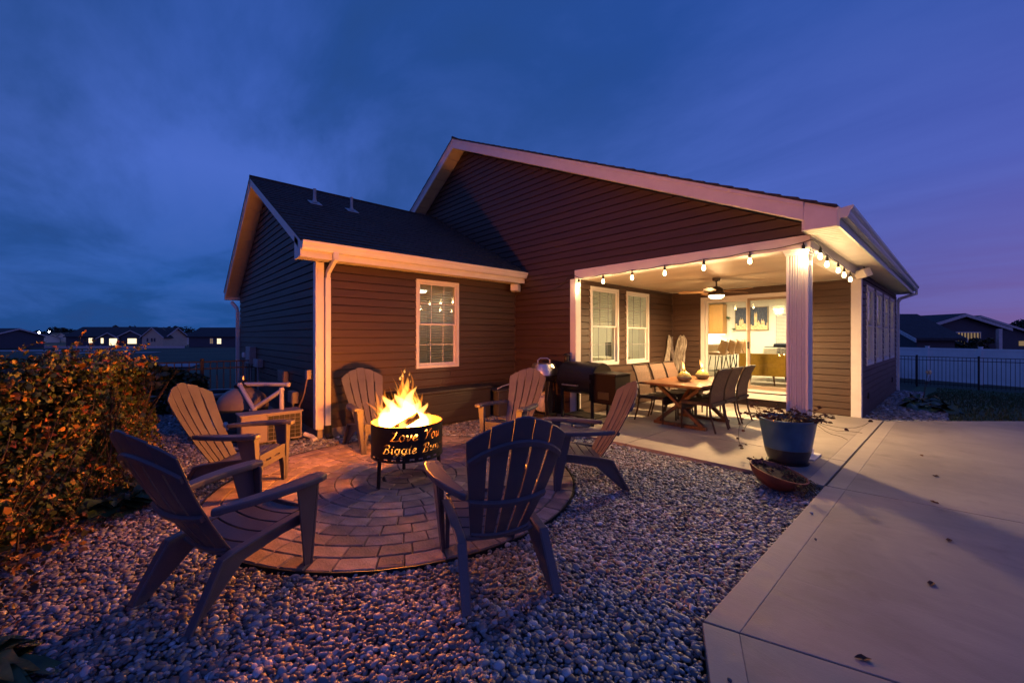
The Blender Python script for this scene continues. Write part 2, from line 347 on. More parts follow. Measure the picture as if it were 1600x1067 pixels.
def tag(o, label=None, cat=None, group=None, kind=None):
    if label: o['label'] = label
    if cat: o['category'] = cat
    if group: o['group'] = group
    if kind: o['kind'] = kind
    return o
def thing(name, label, cat, loc=(0, 0, 0), rotz=0.0, group=None):
    o = bpy.data.objects.new(name, None); C.objects.link(o); o.location = loc; o.rotation_euler = (0, 0, rotz); o.empty_display_size = .1
    return tag(o, label, cat, group)
def kids(o): return [c for c in bpy.data.objects if c.parent == o]
def copy_tree(o, parent=None):
    c = o.copy(); C.objects.link(c)
    if parent is not None: c.parent = parent
    for ch in kids(o): copy_tree(ch, c)
    return c
def lamp(name, loc, power, col, size=.05, typ='POINT', parent=None, rot=None, spread=None):
    d = bpy.data.lights.new(name, typ); d.energy = power; d.color = col
    if typ == 'AREA': d.size = size
    else: d.shadow_soft_size = size
    o = bpy.data.objects.new(name, d); C.objects.link(o); o.location = loc
    if rot: o.rotation_euler = rot
    if parent is not None: o.parent = parent
    return o
def pt_in_view(x, y, z=0, margin=.12, dmin=.5):
    v = Vector((x, y, z)) - Vector((0, 0, 1.45)); d = v.dot(FWD)
    if d < dmin: return False
    return abs(v.dot(RGT) / d) < 1.2532 + margin and -v.z / d < .847 + margin
# ------------------------------------------------------------------ ground
XA, YB, YL, XF, XP, XR, YD, YE = -6.084, 5.637, 1.846, -11.9, -4.53, -1.164, 9.203, 15.0
ZC = 2.46; ZH = 2.61; SL = .055
def ground_z(x, y):
    """the lot falls away gently behind the house and to the west"""
    z = -.02
    if x > -3 and y > 11.5:
        t = min(1, (y - 11.5) / 13.0); z -= .62 * t * t * (3 - 2 * t)
        z -= min(.4, max(0, y - 24.5) * .02)
    if x < -9:
        d = math.hypot(x, y); z -= min(1.0, max(0, d - 14) * .0095)
    return z
def grid_axis(a, b, near, far_step):
    out_ = []; x = a
    while x < b:
        out_.append(x); x += near if abs(x) < 32 else min(far_step, max(near, abs(x) * .12))
    out_.append(b); return out_
xs = grid_axis(-620, 620, 1.0, 60); ys = grid_axis(-620, 620, 1.0, 60)
gv = [(x, y, ground_z(x, y) - .02) for y in ys for x in xs]; nx = len(xs)
gf = [(j * nx + i, j * nx + i + 1, (j + 1) * nx + i + 1, (j + 1) * nx + i) for j in range(len(ys) - 1) for i in range(nx - 1)]
npmesh('ground', gv, gf, 'field', kind='structure')

# gravel bed under the loose stones
g = MB()
g.prism([(-12.5, -.7, -.03), (-.84, -1.5, -.03), (-.84, 4.75, -.03), (-5.45, 4.65, -.03), (-5.45, 5.64, -.03), (-6.09, 5.64, -.03), (-6.09, 1.84, -.03), (-12.5, 1.84, -.03)], (0, 0, .028))
tag(g.build('gravel_bed', 'gravel_base'), kind='structure')
g = MB(); g.prism([(-1.17, 9.2, -.04), (-.83, 9.2, -.04), (-.2, 9.9, -.04), (-.25, 11.2, -.06), (-.62, 13.6, -.1), (-.62, 15.3, -.2), (-1.17, 15.3, -.2)], (0, 0, .05))
tag(g.build('gravel_bed', 'gravel_base'), kind='structure')
# lawn behind the patio
lx = [-1.2 + i * .8 for i in range(24)]; ly = [9.0 + i * .8 for i in range(20)]
lv = [(x, y, ground_z(x, y) + .004) for y in ly for x in lx]; n_ = len(lx)
npmesh('lawn', lv, [(j * n_ + i, j * n_ + i + 1, (j + 1) * n_ + i + 1, (j + 1) * n_ + i) for j in range(len(ly) - 1) for i in range(n_ - 1)], 'lawn', kind='structure')

# ------------------------------------------------------------------ concrete: porch slab and patio
def slab(root, name, poly, mat, z0=-.16, z1=SL, bevel=.004):
    return MB().prism([(x, y, z0) for x, y in poly], (0, 0, z1 - z0)).build(name, mat, root, bevel=bevel)
porch_floor = tag(bpy.data.objects.new('porch_slab', None), kind='structure'); C.objects.link(porch_floor)
J = .005
slab(porch_floor, 'slab_panel', [(-5.42, 4.62), (-2.95 - J, 4.70), (-2.95 - J, YB + .22), (XP, YB + .22), (XP, YB), (-5.42, YB)], 'concrete')
slab(porch_floor, 'slab_panel', [(-2.95 + J, 4.70), (-1.0, 4.745), (-1.0, 5.86 - J), (-2.95 + J, 5.86 - J)], 'concrete')
slab(porch_floor, 'slab_panel', [(XP, YB + .22 + J), (-2.95 - J, YB + .22 + J), (-2.95 - J, YD), (XP, YD)], 'concrete')
slab(porch_floor, 'slab_panel', [(-2.95 + J, 5.86 + J), (-1.0, 5.86 + J), (-1.0, 7.5 - J), (-2.95 + J, 7.5 - J)], 'concrete')
slab(porch_floor, 'slab_panel', [(-2.95 + J, 7.5 + J), (-1.0, 7.5 + J), (-1.0, YD), (-2.95 + J, YD)], 'concrete')
slab(porch_floor, 'border_band', [(-1.0, 4.745), (-.86, 4.75), (-.86, 5.86 - J), (-1.0, 5.86 - J)], 'concrete_band')
slab(porch_floor, 'border_band', [(-1.0, 5.86 + J), (-.86, 5.86 + J), (-.86, 9.12), (-1.0, 9.15)], 'concrete_band')
patio = tag(bpy.data.objects.new('patio', None), kind='structure'); C.objects.link(patio)
def j1(x): return 4.758 + .12 * (x + .85)
def j2(x): return 2.045 + .32 * (x + .85)
def back(x): return 9.12 + 1.095 * (x + .84)
XB = -.70; XE = 3.4
slab(patio, 'border_band', [(-.84, 4.77), (XB, j1(XB) + J), (XB, back(XB)), (-.84, 9.12)], 'concrete_band')
slab(patio, 'slab_panel', [(XB, j1(XB) + J), (XE, j1(XE) + J), (XE, back(XE)), (XB, back(XB))], 'concrete')
slab(patio, 'border_band', [(-.85, 2.052), (XB, j2(XB) + J), (XB, j1(XB) - J), (-.85, j1(-.85) - J)], 'concrete_band')
slab(patio, 'slab_panel', [(XB, j2(XB) + J), (XE, j2(XE) + J), (XE, j1(XE) - J), (XB, j1(XB) - J)], 'concrete')
slab(patio, 'border_band', [(-.85, 2.038), (-.677, 1.70), (.42, -.5), (.57, -.45), (-.55, 1.76), (XB, j2(XB) - J)], 'concrete_band')
slab(patio, 'slab_panel', [(XB, j2(XB) - J), (-.55, 1.76), (.57, -.45), (XE, -.45), (XE, j2(XE) - J)], 'concrete')
slab(patio, 'slab_panel', [(XE + .01, -.45), (9.5, -.45), (9.5, back(5) + 3), (XE + .01, back(XE))], 'concrete')
MB().prism([(-1.0, 4.76, -.17), (9.4, -.4, -.17), (9.4, 12, -.17), (-.9, 9.1, -.17)], (0, 0, .18)).build('joint_filler', 'joint_dark', patio)
MB().b2((-.862, 4.76, -.1), (-.838, 9.1, .043)).build('joint_filler', 'joint_dark', porch_floor)
MB().b2((-5.3, 4.72, -.1), (-.87, 9.1, .02)).build('joint_filler', 'joint_dark', porch_floor)

# ------------------------------------------------------------------ the house
house = thing('house', 'brown clapboard house with white trim, gable roofs and a lit corner porch', 'house', (0, 0, 0))
H = .1175
def frame(O, U, Nn):
    O = Vector(O); U = Vector(U); Nn = Vector(Nn)
    return lambda u, z, off=0.0: O + U * u + Nn * off + Vector((0, 0, z))
def wall(P, lo, hi, z0, z1, holes=(), name='wall', h=H, thick=.12, inner=True, z_start=None):
    """backing wall plus one board object per siding course; lo/hi give the wall's edges at height z"""
    back_ = MB()
    cuts = sorted(set([z0, z1] + [q for a in holes for q in (a[2], a[3]) if z0 < q < z1]))
    def spans(za, zb):
        hs = sorted([(a[0], a[1]) for a in holes if a[2] < zb - 1e-4 and a[3] > za + 1e-4])
        e = [('lo', None)] ; seq = []
        cur = 'lo'
        for a, b in hs:
            seq.append((cur, a)); cur = b
        seq.append((cur, 'hi')); return seq
    def ev(q, z): return lo(z) if q == 'lo' else hi(z) if q == 'hi' else q
    for za, zb in zip(cuts, cuts[1:]):
        for a, b in spans(za, zb):
            pa, pb = ev(a, za), ev(b, za); qa, qb = ev(a, zb), ev(b, zb)
            if pb - pa < .002 and qb - qa < .002: continue
            f_ = [P(pa, za, -.0115), P(pb, za, -.0115), P(qb, zb, -.0115), P(qa, zb, -.0115)]
            nvec = P(0, 0, -thick) - P(0, 0, -.0115)
            back_.prism(f_, nvec)
    W = back_.build(name, 'room_wall', house)
    z = z_start if z_start is not None else z0
    jr = random.Random(int(z0 * 100) + len(holes) * 7 + int(P(0, 0).x * 10))
    while z < z1 - .01:
        zt = min(z + h, z1)
        gz = min(z + .0135, zt); brk = sorted([z] + [gz] + [c for c in cuts if z + 1e-3 < c < zt - 1e-3 and abs(c - gz) > 1e-3] + [zt])
        rows = [(za, zb, spans(za, zb)) for za, zb in zip(brk, brk[1:]) if zb - za > 1e-4]
        same = len({len(r_[2]) for r_ in rows}) == 1
        ms = {}
        for za, zb, sp in rows:
            for si, (a, b) in enumerate(sp):
                pa, pb = ev(a, za), ev(b, za); qa, qb = ev(a, zb), ev(b, zb)
                if pb - pa < .004: continue
                if qb - qa < .004: qa = qb = (qa + qb) / 2
                key = si if same else 0
                if key not in ms:
                    js = []
                    if same and min(pb, qb) - max(pa, qa) > 2.6: js = [max(pa, qa) + (min(pb, qb) - max(pa, qa)) * jr.uniform(.2, .8)]
                    ms[key] = (js, [MB() for _ in range(len(js) + 1)])
                js, parts_ = ms[key]
                js = [q for q in js if max(pa, qa) + .02 < q < min(pb, qb) - .02]
                lim_p = [pa] + js + [pb]; lim_q = [qa] + js + [qb]
                for ji in range(len(lim_p) - 1):
                    g0 = .001 if ji > 0 else 0; g1 = .001 if ji < len(lim_p) - 2 else 0
                    w0, w1, w2, w3 = lim_p[ji] + g0, lim_p[ji + 1] - g1, lim_q[ji + 1] - g1, lim_q[ji] + g0; lap = .0012 * ji; m = parts_[min(ji, len(parts_) - 1)]
                    if zb <= gz + 1e-5:   # shadow gap under the lap
                        m.add([P(w0, za, -.010), P(w1, za, -.010), P(w2, zb, -.010), P(w3, zb, -.010)], [(0, 1, 2, 3)]); continue
                    oa = .025 - .012 * (za - z) / h + lap; ob = .025 - .012 * (zb - z) / h + lap
                    v_ = [P(w0, za, oa), P(w1, za, oa), P(w2, zb, ob), P(w3, zb, ob), P(w0, za, -.010), P(w1, za, -.010), P(w2, zb, -.010), P(w3, zb, -.010)]
                    m.add(v_, [(0, 1, 2, 3), (0, 4, 5, 1), (0, 3, 7, 4), (1, 5, 6, 2), (3, 2, 6, 7)])
        for js, parts_ in ms.values():
            for m in parts_:
                if m.v: m.build('siding_board', 'siding', W)
        z += h
    return W

# main gable roof line (top of shingles) and west wing roof line
RX, RZ = -7.82, 5.99
def roofB(x): return RZ - .4575 * (x - RX) if x > RX else RZ - .617 * (RX - x)
def lowB(z): return RX - (RZ - .22 - z) / .617
def highB(z): return RX + (RZ - .22 - z) / .4575
AX, AZ = -9.05, 4.47
SA = (AZ - 2.72) / (-5.74 - AX); SW = .60
def roofA(x): return AZ - SA * (x - AX) if x > AX else AZ - SW * (AX - x)

PA = frame((XA, 0, 0), (0, 1, 0), (1, 0, 0)); PL = frame((0, YL, 0), (1, 0, 0), (0, -1, 0)); PB = frame((0, YB, 0), (1, 0, 0), (0, -1, 0))
PP = frame((XP, 0, 0), (0, 1, 0), (1, 0, 0)); PD = frame((0, YD, 0), (1, 0, 0), (0, -1, 0)); PR = frame((XR, 0, 0), (0, 1, 0), (1, 0, 0))
winA = (3.385, 4.24, .92, 2.41); winP = [(6.04, 6.945, .915, 2.37), (7.22, 8.105, .905, 2.365)]
winR = [(9.79, 10.68, .92, 2.40), (11.04, 11.94, .92, 2.40), (12.30, 13.20, .92, 2.40), (13.52, 14.38, .92, 2.40)]
door = (-3.86, -1.98, .34, 2.31)
cst = lambda q: (lambda z: q)
def shrink(w, m): return (w[0] + m, w[1] - m, w[2] + m, w[3] - m)
wall(PA, cst(YL), cst(YB), .14, 2.52, [shrink(winA, .03)])
wall(PL, lambda z: max(XF, AX - (AZ - .2 - z) / SW), lambda z: min(XA, AX + (AZ - .2 - z) / SA), .14, 4.26)
wall(PB, cst(XA), cst(XP), SL, ZH)
wall(PB, lambda z: max(-10.6, lowB(z)), lambda z: min(XR - .02, highB(z)), ZH, RZ - .24)
wall(PP, cst(YB + .02), cst(YD), SL, ZC, [shrink(w, .03) for w in winP])
wall(PD, cst(XP), cst(XR), SL, ZC, [shrink(door, .03)])
wall(PR, cst(YD), cst(YE), .0, 2.58, [shrink(w, .03) for w in winR])
f_ = MB(); f_.b2((XF, YL + .01, -.5), (XA - .01, YL + .2, .139)); f_.b2((XA - .2, YL + .01, -.5), (XA - .012, YB, .139)); f_.build('foundation', 'foundation', house)
# closed far sides so the house stays a solid from other positions
f_ = MB(); f_.b2((XF, YL + .05, -.3), (XF + .12, 12.0, 2.45)); f_.b2((-10.6, YE - .12, -.3), (XR - .13, YE, 2.5)); f_.build('wall', 'siding', house)

# trims
def trim(a, b, mat='white_trim', name='corner_trim', bevel=.004):
    return MB().b2(a, b).build(name, mat, house, bevel=bevel)
e = .026
m = MB(); m.b2((XA - .085, YL - e, .15), (XA + e, YL, 2.50)); m.b2((XA, YL, .15), (XA + e, YL + .085, 2.50)); m.build('corner_trim', 'white_trim', house, bevel=.004)
m = MB(); m.b2((XP - .10, YB - e, SL), (XP + e, YB, ZC)); m.b2((XP, YB, SL), (XP + e, YB + .12, ZC)); m.build('corner_trim', 'white_trim', house, bevel=.004)
m = MB(); m.b2((XR - .115, YD - e, SL), (XR + e, YD, ZC + .02)); m.b2((XR, YD, SL), (XR + e, YD + .10, ZC + .05)); m.build('corner_trim', 'white_trim', house, bevel=.004)
trim((XA, YB - .03, .14), (XA + .03, YB - .0, 2.5), 'siding', 'inside_corner_post'); trim((XP, YD - .03, SL), (XP + .03, YD, ZC), 'siding', 'inside_corner_post')
trim((XR - .06, YE - .02, 0), (XR + e, YE + .02, 2.5))

# porch beams, ceiling, column
m = MB(); m.b2((XP + .001, YB - .028, ZC), (XR + .03, YB + .19, ZH)); m.build('porch_beam', 'white_trim', house, bevel=.005)
m = MB(); m.b2((XR - .19, YB + .191, ZC), (XR + .03, YD - .03, ZH - .015)); m.build('porch_beam', 'white_trim', house, bevel=.005)
y = YB + .20; k = 0
while y < YD - .01:
    y2 = min(y + .098, YD - .002); m = MB()
    m.prism([(XP + .002, y + .006, ZC + .014), (XP + .002, y + .012, ZC + .006), (XP + .002, y2 - .004, ZC + .006), (XP + .002, y2, ZC + .014)], (XR - .192 - XP, 0, 0))
    m.build('ceiling_board', 'ceiling_board', house); y += .1
MB().b2((XP, YB + .03, ZC + .0145), (XR, YD, ZC + .05)).build('ceiling_deck', 'joint_dark', house)

col = MB(); cx0, cx1, cy0, cy1 = -1.385, -1.172, 5.665, 5.878
# fluted front and side faces
def flute(a, b, n=7, dp=.015):
    pts = []; d = (Vector(b) - Vector(a)); L_ = d.length; d.normalize(); nn = Vector((d.y, -d.x, 0))
    edge_ = .022
    pts.append(Vector(a)); w = (L_ - 2 * edge_) / n
    for i in range(n):
        s0 = edge_ + i * w
        pts += [Vector(a) + d * (s0 + .15 * w), Vector(a) + d * (s0 + .32 * w) - nn * dp, Vector(a) + d * (s0 + .68 * w) - nn * dp, Vector(a) + d * (s0 + .85 * w)]
    return pts
ring = flute((cx0, cy0, 0), (cx1, cy0, 0)) + flute((cx1, cy0, 0), (cx1, cy1, 0)) + flute((cx1, cy1, 0), (cx0, cy1, 0)) + flute((cx0, cy1, 0), (cx0, cy0, 0))
nr = len(ring); zz = [SL + .08, ZC - .06]
V_ = [(p.x, p.y, z) for z in zz for p in ring]
shaft = MB().add(V_, [(i, (i + 1) % nr, nr + (i + 1) % nr, nr + i) for i in range(nr)])
column = shaft.build('porch_column', 'white_vinyl', house)
mx_, my_ = (cx0 + cx1) / 2, (cy0 + cy1) / 2
MB().box((mx_, my_, SL + .04), (.235, .235, .08)).build('plinth', 'white_vinyl', column, bevel=.006)
MB().box((mx_, my_, SL + .008), (.36, .36, .016)).build('base_plate', 'white_vinyl', column, bevel=.004)
m = MB(); m.box((mx_, my_, ZC - .045), (.235, .235, .03)); m.box((mx_, my_, ZC - .02), (.262, .262, .022)); m.box((mx_, my_, ZC - .005), (.285, .285, .010)); m.build('capital', 'white_vinyl', column, bevel=.003)

# windows -----------------------------------------------------------
def window(P, w, blind=(.0, 1.0), tilt=60, label=None, grid=True, slat_mat='blind', lower_grid=True, mun='white_trim'):
    u0, u1, z0, z1 = w
    def bar(m, a0, a1, b0, b1, o0, o1):
        p = [P(a0, b0, o0), P(a1, b0, o0), P(a1, b1, o0), P(a0, b1, o0)]; m.prism(p, P(0, 0, o1) - P(0, 0, o0)); return m
    def ringbar(m, a0, a1, b0, b1, t, o0, o1):
        bar(m, a0, a0 + t, b0, b1, o0, o1); bar(m, a1 - t, a1, b0, b1, o0, o1); bar(m, a0 + t, a1 - t, b0, b0 + t, o0, o1); bar(m, a0 + t, a1 - t, b1 - t, b1, o0, o1); return m
    W = ringbar(MB(), u0, u1, z0, z1, .052, -.05, .034).build('window', 'white_trim', house, bevel=.003)
    if label: W['label'] = label
    a0, a1, b0, b1 = u0 + .052, u1 - .052, z0 + .052, z1 - .052; zm = (b0 + b1) / 2
    ringbar(MB(), a0, a1, zm - .018, b1, .030, -.012, .014).build('sash', 'white_trim', W, bevel=.002)
    ringbar(MB(), a0, a1, b0, zm + .018, .034, -.042, -.016).build('sash', 'white_trim', W, bevel=.002)
    if grid:
        m = MB()
        for i in (1, 2): x = a0 + (a1 - a0) * i / 3; bar(m, x - .0045, x + .0045, zm + .01, b1 - .03, -.004, .006)
        bar(m, a0 + .03, a1 - .03, (zm + b1) / 2 - .006, (zm + b1) / 2 + .006, -.0035, .0065)
        m.build('muntin', mun, W)
        m = MB()
        for i in (1, 2): x = a0 + (a1 - a0) * i / 3; bar(m, x - .004, x + .004, b0 + .03, zm - .01, -.034, -.024)
        bar(m, a0 + .03, a1 - .03, (zm + b0) / 2 - .005, (zm + b0) / 2 + .005, -.0335, -.0245)
        m.build('muntin', mun, W)
    bar(MB(), a0 + .028, a1 - .028, zm + .01, b1 - .028, -.0025, .0015).build('pane', 'window_glass', W)
    bar(MB(), a0 + .032, a1 - .032, b0 + .032, zm - .01, -.031, -.027).build('pane', 'window_glass', W)
    if blind:
        lo_, hi_ = z0 + (z1 - z0) * blind[0] + .06, z1 - .06
        m = MB(); z = hi_; t = R(tilt)
        U = P(1, 0) - P(0, 0); Nn = P(0, 0, 1) - P(0, 0, 0)
        while z > lo_:
            dz = .022 * math.sin(t); dn = .022 * math.cos(t)
            p = [P(a0 + .01, z - dz, -.10 - dn), P(a1 - .01, z - dz, -.10 - dn), P(a1 - .01, z + dz, -.10 + dn), P(a0 + .01, z + dz, -.10 + dn)]
            m.prism(p, (0, 0, .0025)); z -= .044
        bar(m, a0 + .008, a1 - .008, z - .01, z + .012, -.115, -.085); bar(m, a0 + .004, a1 - .004, hi_ + .0, hi_ + .035, -.125, -.075)
        m.build('blind', slat_mat, W)
    return W
window(PA, winA, (.02, 1), 14, 'white framed window beside the fire pit reflecting the string lights')
window(PP, winP[0], (.50, 1), 30, 'left porch window with its blind half down and a wreath shape behind', mun='box_grey'); window(PP, winP[1], (.50, 1), 30, 'right porch window with its blind half down and a screen behind', mun='box_grey')  # white muntins painted grey for their dark look against the lit room
for w in winR: window(PR, w, (.0, 1), 55)

# sliding door ------------------------------------------------------
def pbar(m, x0, x1, z0, z1, y0, y1): m.b2((x0, y0, z0), (x1, y1, z1)); return m
u0, u1, z0, z1 = door
m = MB(); pbar(m, u0, u0 + .085, z0, z1, YD - .035, YD + .06); pbar(m, u1 - .085, u1, z0, z1, YD - .035, YD + .06); pbar(m, u0 + .085, u1 - .085, z1 - .075, z1, YD - .035, YD + .06); pbar(m, u0 + .085, u1 - .085, z0, z0 + .05, YD - .06, YD + .06)
D = m.build('sliding_door', 'white_trim', house, bevel=.004)
xm = (u0 + u1) / 2 - .02
def panel(x0, x1, y, mt='white_trim'):
    q = MB(); t = .05; pbar(q, x0, x0 + t, z0 + .05, z1 - .076, y, y + .03); pbar(q, x1 - t, x1, z0 + .05, z1 - .076, y, y + .03)
    pbar(q, x0 + t, x1 - t, z1 - .126, z1 - .076, y, y + .03); pbar(q, x0 + t, x1 - t, z0 + .05, z0 + .125, y, y + .03)
    q.build('door_panel', mt, D, bevel=.003)
    MB().b2((x0 + t, y + .012, z0 + .125), (x1 - t, y + .018, z1 - .126)).build('pane', 'window_glass', D)
panel(u0 + .085, xm + .03, YD + .022); panel(xm + .012, u1 - .086, YD - .012, 'screen_frame')
MB().box((xm + .034, YD - .030, 1.28), (.034, .03, .14)).build('handle', 'cord_black', D, bevel=.008)
MB().b2((u0 - .02, YD - .16, SL + .16), (u1 + .02, YD - .03, SL + .262)).build('door_sill', 'white_trim', house, bevel=.008)

# roofs --------------------------------------------------------------
def roof_slab(name, a, b, y0, y1, th=.03, n=26, far=None):
    """shingle courses stepping from eave b up to ridge a (points x,z); runs along Y"""
    ax, az = a; bx, bz = b; m = MB(); up = Vector((0, 0, 1)); run = Vector((ax - bx, 0, az - bz)); L_ = run.length; d = run.normalized(); nn = Vector((-d.z, 0, d.x)) if d.x > 0 else Vector((d.z, 0, -d.x))
    s = L_ / n; rr = random.Random(3)
    for i in range(n):
        p0 = Vector((bx, 0, bz)) + d * (s * i); p1 = Vector((bx, 0, bz)) + d * min(L_, s * i + s * 1.0)
        y = y0
        while y < y1 - .01:
            yy = min(y1, y + rr.choice([.33, .28, .24, .40])); o = .010 + rr.random() * .006
            q = [p0 - nn * .02, p0 + nn * o, p1 + nn * .001, p1 - nn * .02]
            m.prism([(v.x, y + .001, v.z) for v in q], (0, yy - y - .002, 0)); y = yy
    return m.build('shingles', 'shingle', house, kind='stuff')
OF = .335  # rake overhang
YR0 = YB - OF
A0 = 1.56
# main roof
RXe = -.845
roof_slab('r', (RX, RZ), (RXe - .01, roofB(RXe)), YR0 - .02, 15.3, n=42)
roof_slab('r', (RX, RZ), (-13.2, roofB(-13.2)), YR0 - .02, 15.3, n=24)
# west wing roof: stops against the gable wall
roof_slab('r', (AX, AZ), (-5.73, roofA(-5.73)), A0 - .02, YB - .02, n=24)
roof_slab('r', (AX, AZ), (-12.25, roofA(-12.25)), A0 - .02, YB + 5, n=20)
MB().tube([(RX, YR0 - .02, RZ + .012), (RX, 15.3, RZ + .012)], .03, 8).build('ridge_cap', 'shingle', house)
MB().tube([(AX, A0 - .02, AZ + .012), (AX, YB - .02, AZ + .012)], .03, 8).build('ridge_cap', 'shingle', house)
# decks and sloped soffits, rake boards
def rake(xa, za, xb, zb, y0, yw, wd=.20, t=.03, top=.02, name='rake_board', soffit=True):
    pts = [(xa, y0, za - top), (xb, y0, zb - top), (xb, y0, zb - top - wd), (xa, y0, za - top - wd)]
    MB().prism(pts, (0, t, 0)).build(name, 'white_trim', house, bevel=.003)
    # narrow drip moulding along the top edge
    MB().prism([(xa, y0 - .012, za - top), (xb, y0 - .012, zb - top), (xb, y0 - .012, zb - top - .045), (xa, y0 - .012, za - top - .045)], (0, .011, 0)).build('drip_moulding', 'white_trim', house)
    if soffit:
        n = max(2, int(abs(math.hypot(xb - xa, zb - za)) / .3)); s = MB()
        L_ = math.hypot(xb - xa, zb - za)
        for i in range(n):
            f0, f1 = i / n, (i + 1) / n; g0 = f0 + .012 / L_; 
            P0 = (xa + (xb - xa) * f0, za + (zb - za) * f0 - top - wd + .03); P1 = (xa + (xb - xa) * f1, za + (zb - za) * f1 - top - wd + .03); Pg = (xa + (xb - xa) * g0, za + (zb - za) * g0 - top - wd + .03)
            MB().prism([(Pg[0], y0 + t, Pg[1]), (P1[0], y0 + t, P1[1]), (P1[0], y0 + t, P1[1] + .012), (Pg[0], y0 + t, Pg[1] + .012)], (0, yw - y0 - t - .001, 0)).build('soffit_panel', 'soffit', house)
    # deck board closing the gap above
    MB().prism([(xa, y0 + t, za - top - .005), (xb, y0 + t, zb - top - .005), (xb, y0 + t, zb - top - .05), (xa, y0 + t, za - top - .05)], (0, yw + .1 - y0, 0)).build('roof_deck', 'joint_dark', house)
rake(RX, RZ - .005, -1.135, roofB(-1.135) - .005, YR0, YB)
rake(RX, RZ - .005, -13.1, roofB(-13.1) - .005, YR0, YB)
rake(AX, AZ - .005, -5.78, roofA(-5.78) - .005, A0, YL, wd=.15)
rake(AX, AZ - .005, -12.2, roofA(-12.2) - .005, A0, YL, wd=.15)
# inner decks that carry the shingles
for (xa, za, xb, zb, y0, y1) in ((RX, RZ, RXe - .02, roofB(RXe - .02), YB, 15.25), (RX, RZ, -13.1, roofB(-13.1), YB, 15.25), (AX, AZ, -5.78, roofA(-5.78), YL, YB - .03), (AX, AZ, -12.2, roofA(-12.2), YL, YB + 4.9)):
    MB().prism([(xa, y0, za - .03), (xb, y0, zb - .03), (xb, y0, zb - .09), (xa, y0, za - .09)], (0, y1 - y0, 0)).build('roof_deck', 'joint_dark', house)
# east eave: boxed end, soffit, fascia, gutter
zt = roofB(-1.135) - .025; SO = 2.595
MB().prism([(-1.134, YR0, SO + .0), (-.85, YR0, SO), (-.85, YR0, roofB(-.85) - .025), (-1.134, YR0, zt)], (0, .03, 0)).build('eave_return', 'white_trim', house, bevel=.003)
MB().prism([(-1.16, YR0 + .03, SO), (-1.134, YR0 + .03, SO), (-1.134, YR0 + .03, zt - .03), (-1.16, YR0 + .03, zt - .03)], (0, OF - .06, 0)).build('eave_return', 'white_trim', house)
y = YR0 + .032
while y < 15.25:
    y2 = min(15.25, y + .30); m = MB()
    for q in range(3):
        ya = y + (y2 - y) * q / 3; yb = y + (y2 - y) * (q + 1) / 3
        m.prism([(-1.163, ya + .004, SO + .012), (-1.163, ya + .010, SO), (-1.163, yb - .006, SO), (-1.163, yb, SO + .012)], (.312, 0, 0))
    m.build('soffit_panel', 'soffit', house); y += .302
MB().b2((-1.163, YR0 + .03, SO + .0125), (-.851, 15.25, SO + .03)).build('soffit_deck', 'joint_dark', house)
MB().b2((-.85, YR0, SO - .012), (-.826, 15.25, roofB(-.85) - .015)).build('fascia', 'gutter_lit_tint', house, bevel=.003)
def gutter(prof, a, b, vec, mt='white_vinyl'):
    """open trough: outer skin plus inner skin; prof = list of (out, z)"""
    m = MB(); P_ = [Vector(a) + Vector(vec) * o + Vector((0, 0, z)) for o, z in prof]; Q_ = [Vector(b) + Vector(vec) * o + Vector((0, 0, z)) for o, z in prof]
    n = len(prof); m.add(P_ + Q_, [(i, i + 1, n + i + 1, n + i) for i in range(n - 1)]); 
    m.add(P_, [tuple(range(n))]); m.add(Q_, [tuple(range(n))])
    o = m.build('gutter', mt, house); s = o.modifiers.new('thickness', 'SOLIDIFY'); s.thickness = .003
    return o
KP = [(.0, .10), (.0, .0), (.062, .0), (.078, .030), (.082, .055), (.105, .085), (.108, .112), (.098, .112)]
gutter(KP, (-.825, YR0 - .005, 2.665), (-.825, 15.3, 2.665), (1, 0, 0), 'gutter_lit_tint')
# west wing eave over the fire: soffit, fascia, gutter, downspout
SOA = 2.505
y = A0 + .03
while y < YB - .05:
    y2 = min(YB - .03, y + .30); m = MB()
    for q in range(3):
        ya = y + (y2 - y) * q / 3; yb = y + (y2 - y) * (q + 1) / 3
        m.prism([(XA + .003, ya + .004, SOA + .012), (XA + .003, ya + .010, SOA), (XA + .003, yb - .006, SOA), (XA + .003, yb, SOA + .012)], (.29, 0, 0))
    m.build('soffit_panel', 'soffit', house); y += .302
MB().b2((XA + .003, A0 + .03, SOA + .0125), (-5.79, YB - .03, SOA + .03)).build('soffit_deck', 'joint_dark', house)
MB().b2((-5.793, A0, SOA - .01), (-5.77, YB - .03, 2.70)).build('fascia', 'white_trim', house, bevel=.003)
MB().prism([(XA - .02, A0, SOA - .005), (-5.794, A0, SOA - .005), (-5.794, A0, 2.70), (XA - .02, A0, roofA(XA) - .06)], (0, .03, 0)).build('eave_return', 'white_trim', house, bevel=.003)
MB().b2((-5.87, A0 - .016, 2.50), (-5.764, A0 - .001, 2.745)).build('eave_return', 'white_trim', house, bevel=.002)
gutter(KP, (-5.769, A0 - .01, 2.585), (-5.769, YB - .04, 2.585), (1, 0, 0))
m = MB(); RW = .032
def flatpipe(m, path, a=.075, b=.05):
    for p, q in zip(path, path[1:]):
        p = Vector(p); q = Vector(q); d = (q - p); L_ = d.length + .02; rot = d.to_track_quat('Z', 'Y').to_matrix(); m.box((p + q) / 2, (b if abs(d.x) < .02 or True else a, a, L_), rot)
flatpipe(m, [(-5.72, 1.975, 2.59), (-5.72, 1.975, 2.52), (-6.02, 1.975, 2.36), (-6.035, 1.975, 2.28), (-6.035, 1.975, .16)])
ds = m.build('downspout', 'white_vinyl', house, bevel=.008)
